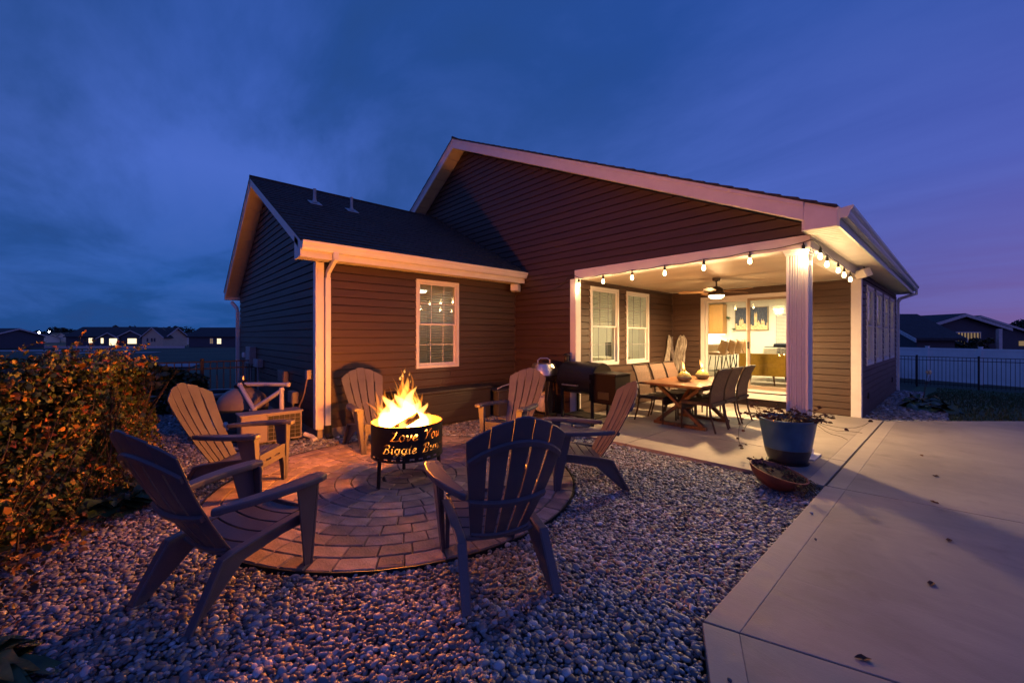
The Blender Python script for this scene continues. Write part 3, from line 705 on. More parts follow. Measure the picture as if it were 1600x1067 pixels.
MB().tube([(-6.03, 1.975, .20), (-6.03, 1.975, .08), (-5.97, 1.985, .02)], .052, 10).build('drain_adapter', 'cord_black', ds)
m = MB(); flatpipe(m, [(-.77, 15.24, 2.68), (-.77, 15.24, 2.60), (-1.08, 15.1, 2.47), (-1.11, 15.06, 2.4), (-1.11, 15.06, .0)]); m.build('downspout', 'white_vinyl', house, bevel=.006)
m = MB(); flatpipe(m, [(-12.16, 1.70, 2.30), (-12.0, 1.78, 2.15), (-11.96, 1.79, 2.05), (-11.96, 1.79, .1)]); m.build('downspout', 'white_vinyl', house, bevel=.006)
MB().b2((-12.30, A0, 2.36), (-12.2, YB + 4, 2.50)).build('gutter', 'white_vinyl', house, bevel=.01)
# roof vents
for yv in (2.36, 3.03):
    xv = -7.91; zv = roofA(xv)
    v = MB().lathe([(.028, -.03), (.028, .27), (.024, .272)], 14, (xv, yv, zv)).build('vent_pipe', 'vent_grey', house, smooth=True)
    MB().prism([(xv - .09, yv - .1, zv - SA * -.09 + .018), (xv + .12, yv - .1, zv - SA * .12 + .018), (xv + .12, yv + .1, zv - SA * .12 + .018), (xv - .09, yv + .1, zv + SA * .09 + .018)], (0, 0, .008)).build('flashing', 'vent_grey', v)
    MB().lathe([(.055, 0), (.034, .05), (.03, .07)], 14, (xv, yv, zv + .01)).build('boot', 'vent_grey', v, smooth=True)
# low vent covers on the east wall
for yv, zv in ((9.95, .30), (13.9, .32)):
    MB().b2((XR, yv, zv), (XR + .04, yv + .12, zv + .12)).build('wall_vent', 'cord_black', house, bevel=.01)

# ------------------------------------------------------------------ rooms behind the glass
def room(x0, x1, y0, y1, z0, z1, skip=()):
    t = .05
    if 'S' not in skip: MB().b2((x0 - t, y0 - t, z0), (x1 + t, y0, z1)).build('room_wall', 'room_wall', house)
    if 'N' not in skip: MB().b2((x0 - t, y1, z0), (x1 + t, y1 + t, z1)).build('room_wall', 'room_wall', house)
    if 'W' not in skip: MB().b2((x0 - t, y0, z0), (x0, y1, z1)).build('room_wall', 'room_wall', house)
    if 'E' not in skip: MB().b2((x1, y0, z0), (x1 + t, y1, z1)).build('room_wall', 'room_wall', house)
    MB().b2((x0 - t, y0 - t, z1), (x1 + t, y1 + t, z1 + t)).build('room_ceiling', 'room_wall', house)
    MB().b2((x0 - t, y0 - t, z0 - t), (x1 + t, y1 + t, z0)).build('room_floor', 'room_floor', house)
room(-7.6, -1.31, YD + .13, 14.5, .36, 2.66, ('S', 'E'))
room(-7.5, -4.66, 5.85, 9.10, .36, 2.66, ('E',))
room(-9.2, -6.21, 2.05, 5.45, .36, 2.55, ('E',))
# ------------------------------------------------------------------ round paver patio
PC = (-3.82, 2.01)
pr = random.Random(11)
paving = tag(bpy.data.objects.new('paver_circle', None), kind='structure'); C.objects.link(paving); paving.location = (PC[0], PC[1], 0)
MB().lathe([(1.70, -.05), (1.70, .012), (0.001, .014)], 96).build('bedding_sand', 'paver_sand', paving)
def wedge(r0, r1, a0, a1, z1):
    """one tumbled stone: chamfered, edges slightly uneven"""
    n = max(1, int((a1 - a0) * (r0 + r1) / 2 / .09)); ch = .008
    def ringpts(q, z, jit=0):
        p = []
        for i in range(n + 1): a = a0 + q / max(r0 + .03, .05) * .6 + (a1 - a0 - 2 * q / max(r0 + .03, .05) * .6) * i / n; p.append(((r0 + q), a, z))
        for i in range(n, -1, -1): a = a0 + q / r1 + (a1 - a0 - 2 * q / r1) * i / n; p.append(((r1 - q), a, z))
        return p
    j = {}
    V_ = []
    lay = [ringpts(.0035, -.02), ringpts(.0035, z1 - ch), ringpts(.0035 + ch * .8, z1)]
    m_ = len(lay[0]); off = [(pr.uniform(-.0028, .0028), pr.uniform(-.0028, .0028)) for _ in range(m_)]
    tx, ty = pr.uniform(-.012, .012), pr.uniform(-.012, .012)
    rc = (r0 + r1) / 2; ac = (a0 + a1) / 2; cx_, cy_ = rc * math.cos(ac), rc * math.sin(ac)
    for l in lay:
        for (r_, a, z), (ox, oy) in zip(l, off):
            x = r_ * math.cos(a) + ox - cx_; y = r_ * math.sin(a) + oy - cy_
            V_.append((x, y, z + (tx * x + ty * y)))
    F_ = [(k * m_ + i, k * m_ + (i + 1) % m_, (k + 1) * m_ + (i + 1) % m_, (k + 1) * m_ + i) for k in range(2) for i in range(m_)] + [tuple(range(2 * m_, 3 * m_))]
    o = MB().add(V_, F_).build('paver', 'paver', paving); o.location = (cx_, cy_, 0)
MB().lathe([(.072, -.02), (.072, .024), (.064, .031), (.0, .031)], 20).build('paver', 'paver', paving)
RW_ = .1475
for k in range(11):
    r0 = .077 + RW_ * k; r1 = r0 + RW_; rm = (r0 + r1) / 2; tot = 2 * math.pi * rm; ws = []
    while sum(ws) < tot - .1: ws.append(pr.choice([.165, .215, .215, .255]) if k > 1 else tot / (6 if k == 0 else 10))
    sc_ = tot / sum(ws); a = pr.uniform(0, 6.28)
    for w in ws:
        da = w * sc_ / rm; wedge(r0, r1, a, a + da, .031 + pr.uniform(-.0025, .0025)); a += da
# dark plastic edging round the stones
MB().lathe([(1.703, -.04), (1.703, .030), (1.714, .030), (1.714, -.04)], 128, cap=False).build('edge_restraint', 'cord_black', paving)

# ------------------------------------------------------------------ river pebbles
def unit_ico(sub):
    bm = bmesh.new(); bmesh.ops.create_icosphere(bm, subdivisions=sub, radius=1.0); bm.verts.index_update()
    v = np.array([q.co[:] for q in bm.verts]); f = np.array([[a.index for a in q.verts] for q in bm.faces]); bm.free(); return v, f
ICO = {1: unit_ico(1), 2: unit_ico(2)}
PAL = np.array([(.40, .40, .40), (.25, .255, .265), (.50, .48, .46), (.30, .235, .20), (.16, .165, .175), (.62, .60, .58), (.38, .28, .225), (.24, .27, .295), (.33, .32, .31), (.44, .39, .33), (.27, .165, .13), (.74, .72, .70)]) * .84 * np.array([.88, .98, 1.13])
PW = np.array([.15, .13, .12, .09, .10, .06, .07, .09, .08, .06, .03, .02]); PW /= PW.sum()
def in_gravel(x, y):
    if x > -.858 + max(0, 2.05 - y) * .497 or y > 5.63: return False
    if math.hypot(x - PC[0], y - PC[1]) < 1.722: return False
    if x > -5.42 and y > 4.62 + max(0, min(.13, (x + 5.42) * .045)): return False
    if x < -6.09 and y > 1.83: return False
    if x > -6.05 and y > 1.85 and False: return False
    if y < -.75 - .0 or x < -10.0: return False
    return True
def pebbles(name, region, inside, spacing, sub, size, jig=.45, seed=5, zf=None):
    rg = np.random.RandomState(seed); x0, x1, y0, y1 = region
    gx, gy = np.meshgrid(np.arange(x0, x1, spacing), np.arange(y0, y1, spacing * .87)); gx = gx + (np.arange(gx.shape[0])[:, None] % 2) * spacing / 2
    gx = gx + rg.uniform(-jig, jig, gx.shape) * spacing; gy = gy + rg.uniform(-jig, jig, gy.shape) * spacing
    pts = [(a, b) for a, b in zip(gx.ravel(), gy.ravel()) if inside(a, b)]
    if not pts: return
    P_ = np.array(pts); n = len(P_); bv, bf = ICO[sub]; k = len(bv)
    s = size * np.clip(rg.lognormal(0, .30, (n, 1)), .5, 1.9); ax = np.hstack([s * rg.uniform(1.0, 1.45, (n, 1)), s * rg.uniform(.75, 1.0, (n, 1)), s * rg.uniform(.45, .75, (n, 1))])
    yaw = rg.uniform(0, 6.28, n); p1 = rg.uniform(-.45, .45, n); p2 = rg.uniform(-.45, .45, n)
    cz, sz, cx, sx, cy, sy = np.cos(yaw), np.sin(yaw), np.cos(p1), np.sin(p1), np.cos(p2), np.sin(p2); Z = np.zeros(n); O = np.ones(n)
    Rz = np.stack([cz, -sz, Z, sz, cz, Z, Z, Z, O], 1).reshape(n, 3, 3); Rx = np.stack([O, Z, Z, Z, cx, -sx, Z, sx, cx], 1).reshape(n, 3, 3); Ry = np.stack([cy, Z, sy, Z, O, Z, -sy, Z, cy], 1).reshape(n, 3, 3)
    M = Rz @ Rx @ Ry
    b = bv[None] * ax[:, None, :]; b = b * (1 + rg.uniform(-.10, .10, (n, k, 1)))
    W = np.einsum('nij,nkj->nki', M, b)
    zb = np.array([zf(a, c) for a, c in pts]) if zf else np.zeros(n)
    W[:, :, 0] += P_[:, 0:1]; W[:, :, 1] += P_[:, 1:2]; W[:, :, 2] += (rg.uniform(.002, .017, n) + zb)[:, None]
    ti = PAL[rg.choice(len(PAL), n, p=PW)] * rg.uniform(.42, 1.25, (n, 1)); T = np.repeat(ti, k, 0)
    Fc = (bf[None] + (np.arange(n) * k)[:, None, None]).reshape(-1, 3)
    return npmesh(name, W.reshape(-1, 3), Fc, 'pebble', tint=T, kind='stuff')
dep = lambda x, y: x * FWD.x + y * FWD.y
pebbles('gravel', (-6.2, .5, -1.2, 5.7), lambda x, y: in_gravel(x, y) and dep(x, y) < 3.1 and pt_in_view(x, y, 0, .35, .9), .0218, 2, .0130)
pebbles('gravel', (-10, -.6, -1.2, 5.7), lambda x, y: in_gravel(x, y) and 3.1 <= dep(x, y) < 5.2 and pt_in_view(x, y, 0, .35, .9), .0232, 1, .0148, seed=6)
pebbles('gravel', (-10, -.6, -1.2, 5.7), lambda x, y: in_gravel(x, y) and dep(x, y) >= 5.2, .034, 1, .021, seed=8)
pebbles('gravel', (-1.15, -.1, 9.2, 15), lambda x, y: x > -1.15 and (x < -.62 if y > 11.6 else x < -.15) and y > 9.2 + max(0, 1.095 * (x + .84)) + .02, .042, 1, .025, seed=9)

# a few stones kicked onto the concrete edge
def near_edge(x, y):
    e_ = -.858 + max(0, 2.05 - y) * .497; d = x - e_
    return 0 < d < .22 and 1.2 < y < 4.6 and noise.noise(Vector((x * 31, y * 31, 2))) > .50 + d * .9
pebbles('stray_gravel', (-.9, .1, 1.2, 4.6), near_edge, .045, 2, .010, seed=14, zf=lambda a, b: SL + .001)

# ------------------------------------------------------------------ fire pit
FC = (-3.72, 1.98)
PIT_A = math.atan2(-.738 * 0 - FC[1], -FC[0])  # direction from the pit towards the seats nearest the lawn
pit = thing('fire_pit', 'round black steel fire pit with cut-out lettering, on three legs amid the pavers', 'fire pit', (FC[0], FC[1], 0))
RB, ZB0, ZB1 = .345, .295, .615
# pen-drawn italic lettering: each letter is a list of strokes in a unit box, swept by a broad nib held at 38 degrees
def arc(cx, cy, rx, ry, a0, a1, n=14): return [(cx + rx * math.cos(R(a0 + (a1 - a0) * i / n)), cy + ry * math.sin(R(a0 + (a1 - a0) * i / n))) for i in range(n + 1)]
def bez(p0, p1, p2, p3, n=12):
    return [tuple((1 - t) ** 3 * a + 3 * (1 - t) ** 2 * t * b + 3 * (1 - t) * t * t * c + t ** 3 * d for a, b, c, d in zip(p0, p1, p2, p3)) for t in [i / n for i in range(n + 1)]]
GL = {
 'L': (.62, [bez((.10, .92), (.0, .75), (.30, .70), (.42, .98)) , bez((.42, .98), (.40, .6), (.22, .2), (.02, .04)), bez((.02, .04), (.22, .16), (.35, -.08), (.66, .10))]),
 'o': (.44, [arc(.20, .29, .18, .29, 80, 440, 22)]),
 'v': (.44, [bez((.0, .52), (.10, .62), (.10, .5), (.14, .02)), bez((.14, .02), (.28, .15), (.42, .38), (.36, .58))]),
 'e': (.40, [bez((.04, .26), (.20, .28), (.36, .38), (.30, .50)), bez((.30, .50), (.22, .66), (.02, .50), (.03, .22)), bez((.03, .22), (.05, -.06), (.25, .0), (.36, .14))]),
 'Y': (.62, [bez((.02, .84), (.12, 1.02), (.20, .95), (.28, .50)), bez((.62, .96), (.52, .98), (.40, .66), (.28, .50)), bez((.28, .50), (.26, .3), (.22, .15), (.10, .0))]),
 'u': (.50, [bez((.0, .50), (.10, .64), (.12, .55), (.07, .22)), bez((.07, .22), (.04, -.06), (.22, -.04), (.34, .30)), [(.40, .58), (.36, .30)], bez((.36, .30), (.30, -.02), (.38, -.02), (.48, .10))]),
 'B': (.66, [bez((.26, .94), (.24, .6), (.18, .25), (.08, .0)), bez((.02, .76), (.14, 1.04), (.60, 1.06), (.56, .76)), bez((.56, .76), (.52, .58), (.36, .52), (.24, .52)), bez((.24, .52), (.60, .56), (.66, .16), (.40, .02)), bez((.40, .02), (.26, -.04), (.10, .04), (.02, .02))]),
 'i': (.24, [bez((.02, .50), (.12, .62), (.13, .5), (.10, .26)), bez((.10, .26), (.06, -.02), (.14, -.02), (.24, .10)), [(.17, .78), (.20, .82)]]),
 'g': (.50, [arc(.21, .32, .17, .26, 60, 330, 16), bez((.42, .60), (.38, .3), (.36, .0), (.26, -.26)), bez((.26, -.26), (.16, -.42), (-.08, -.38), (.0, -.20)), bez((.0, -.20), (.1, -.06), (.34, -.06), (.46, .10))]),
 'n': (.52, [bez((.0, .50), (.12, .64), (.12, .5), (.06, .0)), bez((.08, .22), (.16, .52), (.36, .74), (.36, .42)), bez((.36, .42), (.34, .1), (.32, -.06), (.50, .10))]),
 'c': (.38, [bez((.34, .48), (.26, .66), (.02, .54), (.03, .22)), bez((.03, .22), (.05, -.06), (.25, .0), (.35, .14))]),
 'h': (.54, [bez((.26, 1.0), (.20, .7), (.14, .3), (.04, .0)), bez((.08, .22), (.18, .52), (.38, .74), (.38, .42)), bez((.38, .42), (.36, .1), (.34, -.06), (.54, .10))]),
 ' ': (.36, []),
}
NIB = R(38); nibv = np.array([math.cos(NIB), math.sin(NIB)])
def text_segments(txt, x, y, s, nib, xs_=1.22):
    seg = []
    for ch in txt:
        w, strokes = GL[ch]
        for st in strokes:
            p = [np.array((x + (a * xs_ + .14 * b) * s, y + b * s)) for a, b in st]
            seg += [(p[i], p[i + 1], nib) for i in range(len(p) - 1)]
        x += (w + .075) * s * xs_
    return seg, x
def rasterise(seg, du, W_, Hh):
    g_ = np.zeros((int(Hh / du) + 1, int(W_ / du) + 1), bool)
    for a, b, nib in seg:
        L_ = np.hypot(*(b - a)); ns = max(2, int(L_ / (du * .4)))
        for t in np.linspace(0, 1, ns):
            c = a + (b - a) * t
            for q in np.linspace(-nib, nib, 9):
                for e_ in (-.0007, .0007):
                    u = c + nibv * q + np.array((-nibv[1], nibv[0])) * e_; i, j = int(u[1] / du), int(u[0] / du)
                    if 0 <= i < g_.shape[0] and 0 <= j < g_.shape[1]: g_[i, j] = True
    return g_
DU = .0024; CIRC = 2 * math.pi * RB; HB = ZB1 - ZB0
NC = int(round(CIRC / DU)); DU = CIRC / NC; NR = int(round(HB / DU)); DV = HB / NR
# unrolled sheet: u grows to the right as seen from outside; u = CIRC/2 faces the camera
seg = []
s1, xe = text_segments('Love You', 0, 0, .094, .0047, 1.27); s2, xe2 = text_segments('Biggie Bunch', 0, 0, .085, .0043, 1.29)
def shift(sg, du_, dv_): return [(a + np.array((du_, dv_)), b + np.array((du_, dv_)), n) for a, b, n in sg]
MID = CIRC / 2
seg += shift(s1, MID - xe / 2 + .105, .195); seg += shift(s2, MID - xe2 / 2 + .115, .078)
# scroll ornaments on the flanks
for sx in (-.58, .58, -.88, .88):
    for kk in range(3):
        p = [np.array((MID + sx + .045 * math.cos(t) * (1 - t / 9), .07 + kk * .085 + .035 * math.sin(t) * (1 - t / 9))) for t in np.linspace(0, 6.0, 22)]
        seg += [(p[i], p[i + 1], .008) for i in range(21)]
G_ = rasterise(seg, DU, CIRC, HB)[:NR, :NC]
# draught slots round the foot of the drum
for k in range(26):
    uc = (k + .5) * CIRC / 26
    for j in range(NC):
        for i in range(NR):
            if i * DV > .045: break
            d = abs((j + .5) * DU - uc)
            if d < .021 and .014 + (.006 if d < .012 else .0) * 0 < i * DV < .030 and not (d < .010 and i * DV < .018): G_[i, j] = True
ang0 = math.atan2(-FC[1], -FC[0])  # towards the camera
V_ = []; F_ = []; vid = {}
def vert(i, j):
    j %= NC
    if (i, j) not in vid:
        a = ang0 + (j * DU - MID) / RB; vid[(i, j)] = len(V_); V_.append((RB * math.cos(a), RB * math.sin(a), ZB0 + i * DV))
    return vid[(i, j)]
full = ~G_.any(axis=1)
for i in range(NR):
    j = 0
    while j < NC:
        if G_[i, j]: j += 1; continue
        k = j + 1
        while k < NC and k - j < 5 and not G_[i, k]: k += 1
        F_.append((vert(i, j), vert(i, k), vert(i + 1, k), vert(i + 1, j))); j = k
barrel = MB().add(V_, F_).build('drum', 'black_steel', pit)
barrel.data.materials.append(MATS['hot_steel']); so = barrel.modifiers.new('thickness', 'SOLIDIFY'); so.thickness = .003; so.offset = -1; so.use_rim = False; so.material_offset = 1
MB().lathe([(RB - .004, ZB1 - .004), (RB + .004, ZB1 - .004), (RB + .005, ZB1 + .004), (RB - .005, ZB1 + .005)], 64, cap=False).build('rim', 'black_steel', pit)
MB().lathe([(RB - .006, ZB0 - .004), (RB + .003, ZB0 - .004), (RB + .003, ZB0 + .004), (RB - .006, ZB0 + .004)], 64, cap=False).build('bottom_ring', 'black_steel', pit)
MB().lathe([(.0, ZB0 + .055), (RB - .006, ZB0 + .055), (RB - .006, ZB0 + .062), (.0, ZB0 + .062)], 48, cap=False).build('ash_plate', 'soot', pit)
for a in (-79, 38, 158):
    ca, sa = math.cos(R(a)), math.sin(R(a)); d = Vector((-sa, ca, 0))
    MB().tube([(ca * (RB - .02), sa * (RB - .02), ZB0 + .02), (ca * (RB - .01), sa * (RB - .01), .05), (ca * (RB + .0), sa * (RB + .0), .034)], [.019, .019, .021], 6).build('leg', 'black_steel', pit)
# the burning wood: logs, embers and flames
fire = thing('log_fire', 'burning logs with tall orange flames inside the lettered steel fire pit', 'fire', (FC[0], FC[1], ZB0 + .07))
lr = random.Random(4)
for (a, tilt, r_, ln, cx, cy, cz) in ((20, 12, .035, .46, .0, .05, .05), (95, 16, .04, .44, -.05, -.02, .10), (150, -14, .032, .42, .05, -.06, .15), (60, 30, .038, .34, .10, -.10, .24), (-40, 25, .03, .38, -.02, .10, .20)):
    d = Vector((math.cos(R(a)) * math.cos(R(tilt)), math.sin(R(a)) * math.cos(R(tilt)), math.sin(R(tilt)))); c_ = Vector((cx, cy, cz))
    pts = [c_ + d * (ln * (t - .5)) + Vector((lr.uniform(-.006, .006), lr.uniform(-.006, .006), 0)) for t in (0, .2, .4, .6, .8, 1)]
    MB().tube(pts, [r_ * lr.uniform(.88, 1.08) for _ in pts], 9).build('log', 'bark_log', fire)
m = MB()
for _ in range(70):
    a = lr.uniform(0, 6.28); q = .31 * math.sqrt(lr.random()); s_ = lr.uniform(.012, .03)
    m.cbox((q * math.cos(a), q * math.sin(a), s_ * .4 + lr.uniform(0, .02)), (s_ * 1.4, s_, s_), s_ * .2, Matrix.Rotation(lr.uniform(0, 6), 3, 'Z') @ Matrix.Rotation(lr.uniform(-.5, .5), 3, 'X'))
m.build('ember', 'ember', fire, kind='stuff')
def tongue(base, h, r_, lean, mat, parent, wob=.35, n=13, seed=0, name='flame', fat=.25, flat=1.0):
    q = random.Random(seed); ph = q.uniform(0, 6.28); ph2 = q.uniform(0, 6.28); path = []; rad = []; fr_ = q.uniform(4.5, 8.0)
    for i in range(n + 1):
        t = i / n; w = (math.sin(ph + t * fr_) * wob * r_ + math.sin(ph2 + t * 13) * r_ * .25 * wob) * t ** .7; u = math.cos(ph2 + t * fr_ * .8) * wob * r_ * t * .7
        path.append(Vector((base[0] + lean[0] * t ** 1.5 + RGT.x * w + u * FWD.x, base[1] + lean[1] * t ** 1.5 + RGT.y * w + u * FWD.y, base[2] + h * t)))
        prof = (1 - t) ** .75 * (.50 + .65 * min(1, t / fat)) * (1 + .16 * math.sin(ph2 + t * 11)) if t < 1 else 0
        rad.append(max(.0012, r_ * prof))
    m = MB().tube(path, rad, 10); c0 = Vector(base)
    return m.build(name, mat, parent, smooth=True, subsurf=1)
rx, ry = RGT.x, RGT.y
def rel(a, b): return (RGT.x * a + FWD.x * b, RGT.y * a + FWD.y * b)   # a across, b away
k = 0
for (a, b, h, r_, la, lb, mat) in (
    (-.03, .02, .30, .19, -.02, .0, 'flame_core'), (.07, .0, .36, .15, -.02, .0, 'flame_core'), (-.15, .0, .27, .14, -.03, .0, 'flame_core'),
    (.02, .00, .62, .085, -.05, .0, 'flame_mid'), (.05, .03, .52, .095, -.02, .01, 'flame_core'), (-.01, -.03, .46, .10, -.04, 0, 'flame_core'),
    (-.14, .02, .44, .085, -.05, 0, 'flame_core'), (-.18, -.04, .36, .085, -.06, .0, 'flame_core'), (-.08, .05, .40, .09, -.06, .02, 'flame_core'),
    (.12, -.02, .36, .085, .03, 0, 'flame_core'), (.17, .03, .26, .07, .03, 0, 'flame_mid'), (-.24, .02, .27, .06, -.05, 0, 'flame_mid'),
    (.08, .08, .42, .075, -.03, .03, 'flame_mid'), (-.04, -.10, .34, .09, .02, -.02, 'flame_core'), (.09, -.10, .30, .085, .0, -.02, 'flame_core'),
    (-.16, -.12, .28, .08, -.03, -.02, 'flame_core'), (-.02, .02, .70, .045, -.10, 0, 'flame_tip'), (.07, .0, .60, .05, -.07, 0, 'flame_tip'), (-.20, .0, .48, .04, -.12, 0, 'flame_tip'),
    (-.26, -.02, .38, .035, -.10, 0, 'flame_tip'), (-.12, .0, .50, .04, -.10, .02, 'flame_tip'), (.14, .02, .46, .04, -.02, 0, 'flame_tip'), (-.22, -.08, .22, .07, -.02, 0, 'flame_mid'), (.03, -.17, .22, .08, 0, 0, 'flame_core'), (-.10, .16, .26, .08, 0, 0, 'flame_core'), (.16, -.12, .20, .07, .03, 0, 'flame_mid')):
    p = rel(a, b); l = rel(la, lb); tongue((p[0], p[1], .13), h - .06, r_, l, mat, fire, seed=k, wob=1.1 if 'tip' in mat else .55); k += 1
fl = random.Random(77)
for _ in range(46):
    a = fl.uniform(-.27, .20); hh = (.30 + .34 * math.exp(-((a - .03) / .10) ** 2) + .10 * math.exp(-((a + .16) / .08) ** 2)) * fl.uniform(.75, 1.12); b = fl.uniform(-.14, .12)
    p = rel(a, b); l = rel(fl.uniform(-.12, .02), fl.uniform(-.03, .03)); tongue((p[0], p[1], .16), hh - .06, fl.uniform(.013, .030), l, fl.choice(['flame_tip', 'flame_tip', 'flame_mid']), fire, seed=k, wob=1.3); k += 1
for (a, z, s_) in ((-.035, .80, .012), (.015, .77, .008), (.025, .70, .006), (-.075, .73, .016), (-.055, .76, .012)):
    p = rel(a, .02); tongue((p[0], p[1], z - .08), .045, s_, (0.01, 0), 'flame_core', fire, seed=k, name='spark'); k += 1
FIRE_COL = (1.0, .25, .016)
for (a, b, z, pw) in ((-.17, .02, .395, 330), (.0, .02, .56, 14), (-.05, -.03, .34, 16)):
    p = rel(a, b); lamp('fire_light', (p[0], p[1], z), pw, FIRE_COL, .085, parent=fire)
p = rel(0, 0); lamp('fire_light', (p[0], p[1], .12), 3, (1.0, .42, .10), .10, parent=fire)

# ------------------------------------------------------------------ adirondack chairs
def adirondack(label):
    t = thing('adirondack_chair', label, 'chair', group='moulded adirondack chairs round the fire pit')
    mt = 'resin'
    def seat_z(x): return .356 - max(0, -x) * .10 - .20 * max(0, -x - .02) ** 2
    # seat slats run across
    xs_ = [.03, -.063, -.156, -.249, -.342, -.435]
    for i in range(5):
        a, b = xs_[i] - .005, xs_[i + 1] + .005; m = MB(); pts = []
        n = 8; V_ = []; F_ = []
        for k_ in range(n + 1):
            y = -.207 + .414 * k_ / n; bow = -.020 * (1 - (y / .207) ** 2)
            for x_, up in ((a + bow * .5, 0), (b + bow * .5, 0), (b + bow * .5, -.016), (a + bow * .5, -.016)):
                V_.append((x_, y, seat_z(x_) + up - .012 * (1 - (y / .207) ** 2)))
        for k_ in range(n):
            for e_ in range(4): F_.append((k_ * 4 + e_, k_ * 4 + (e_ + 1) % 4, (k_ + 1) * 4 + (e_ + 1) % 4, (k_ + 1) * 4 + e_))
        F_ += [(0, 1, 2, 3), tuple(n * 4 + q for q in range(4))]
        m.add(V_, F_); m.build('seat_slat', mt, t, bevel=.003)
    m = MB(); m.b2((.028, -.217, .30), (.048, .217, .362)); m.b2((.028, -.217, .285), (.048, -.12, .2995)); m.b2((.028, .12, .285), (.048, .217, .2995)); m.b2((.028, -.035, .285), (.048, .035, .2995)); m.b2((.028, -.217, .235), (.048, .217, .2845)); m.build('front_apron', mt, t, bevel=.004)
    for s in (-1, 1):
        m = MB()
        # outer blade carrying the arm, flaring towards the top, with a returned side flange
        m.prism([(.035, s * .235, .545), (.035, s * .318, .545), (.035, s * .290, .30), (.035, s * .257, .0), (.035, s * .222, .0), (.035, s * .234, .28)], (.018, 0, 0))
        m.prism([(.034, s * .306, .545), (-.105, s * .306, .545), (-.062, s * .280, .32), (-.006, s * .244, .0), (.034, s * .244, .0)], (0, s * .012, 0))
        # inner blade coming down from the seat corner
        m.prism([(.036, s * .172, .238), (.036, s * .2215, .238), (.036, s * .2215, .0), (.036, s * .197, .0), (.036, s * .194, .16)], (.015, 0, 0))
        m.build('front_leg', mt, t, bevel=.004)
        m = MB()
        side = [(.027, .352), (-.10, .343), (-.24, .326), (-.43, .298), (-.495, .283), (-.652, .0), (-.596, .0), (-.50, .085), (-.355, .212), (-.12, .255), (.027, .262)]
        m.prism([(x_, s * (.209 + max(0, -x_ - .4) * .10), z_) for x_, z_ in side], (0, s * .012, 0))
        legp = [(-.02, .351), (-.24, .328), (-.43, .301), (-.498, .287), (-.655, .0), (-.637, .0), (-.488, .268), (-.43, .284), (-.24, .312), (-.02, .335)]
        m.prism([(x_, s * (.214 + max(0, -x_ - .4) * .10), z_) for x_, z_ in legp], (0, s * .050, 0))
        m.build('side_rail', mt, t, bevel=.004)
        arm = [(.085, .262), (.097, .300), (.082, .350), (.03, .368), (-.10, .372), (-.25, .350), (-.38, .312), (-.50, .262), (-.535, .235), (-.51, .212), (-.42, .222), (-.30, .248), (-.16, .262), (0, .255)]
        zc = lambda x_: .572 - .02 * max(0, -x_) - .03 * max(0, -x_) ** 2
        m = MB(); V_ = [(x_, s * y_, zc(x_)) for x_, y_ in arm] + [(x_, s * y_, zc(x_) - .038) for x_, y_ in arm]; n = len(arm)
        m.add(V_, [tuple(range(n)), tuple(range(n, 2 * n))[::-1]] + [(i, (i + 1) % n, n + (i + 1) % n, n + i) for i in range(n)])
        m.build('arm', mt, t, bevel=.009)
        for sx_, sy_ in ((.035, .285), (.035, .325), (-.47, .243)): MB().lathe([(.007, 0), (.006, .0025), (0, .003)], 8, (sx_, s * sy_, zc(sx_) + .0005)).build('screw', 'brushed_grey', t)
    # fan back of five slats: frame along the back, s runs 0 (bottom) to 1 (crown)
    B0 = Vector((-.405, 0, .245)); BD = Vector((-.395, 0, .748)); 
    def half(s_): return .168 + .112 * min(1, s_ / .78) ** .9 - (.0 if s_ < .78 else .0)
    def bp(s_, v, off=0.0):
        """v in -1..1 across the back"""
        w = half(s_) * v; bend = .040 * (s_ - .5) ** 2 * 0 + .055 * v * v * (.5 + .5 * s_) - .05 * math.sin(math.pi * s_) * .6
        nrm = Vector((.89, 0, .45))
        return B0 + BD * s_ + Vector((0, w, 0)) + nrm * (bend + off)
    crown = [.815, .945, 1.0, .945, .815]
    vb = [-1, -.60, -.20, .20, .60, 1]
    for i in range(5):
        m = MB(); va, vb_ = vb[i], vb[i + 1]; ns, nt = 11, 3; V_ = []; F_ = []
        top_in = [.905, .975, 1.0, .975, .905]
        for a in range(ns + 1):
            f = a / ns
            for b in range(nt + 1):
                g_ = b / nt; v = va + (vb_ - va) * g_
                av = abs(v); st = {0: None}
                top = (1.0 - .014 * (v / .2) ** 2) if i == 2 else (.978 - .050 * ((av - .2) / .4) ** 1.4 if i in (1, 3) else .915 - .100 * ((av - .6) / .4) ** 1.3)
                s_ = f * top
                gap = .015 if s_ < .79 else max(.0025, .015 - (s_ - .79) * .35)
                gv_ = gap / 2 / half(s_) ; vv = min(max(v, va + gv_ if i > 0 else va), vb_ - gv_ if i < 4 else vb_)
                V_.append(bp(s_, vv, .0)); V_.append(bp(s_, vv, -.011))
        w_ = (nt + 1) * 2
        for a in range(ns):
            for b in range(nt):
                q = a * w_ + b * 2
                F_.append((q, q + 2, q + w_ + 2, q + w_)); F_.append((q + 1, q + w_ + 1, q + w_ + 3, q + 3))
            q = a * w_; F_.append((q, q + w_, q + w_ + 1, q + 1)); q = a * w_ + nt * 2; F_.append((q, q + 1, q + w_ + 1, q + w_))
        for b in range(nt):
            q = b * 2; F_.append((q, q + 1, q + 3, q + 2)); q = ns * w_ + b * 2; F_.append((q, q + 2, q + 3, q + 1))
        m.add(V_, F_); m.build('back_slat', mt, t, smooth=True, bevel=.002)
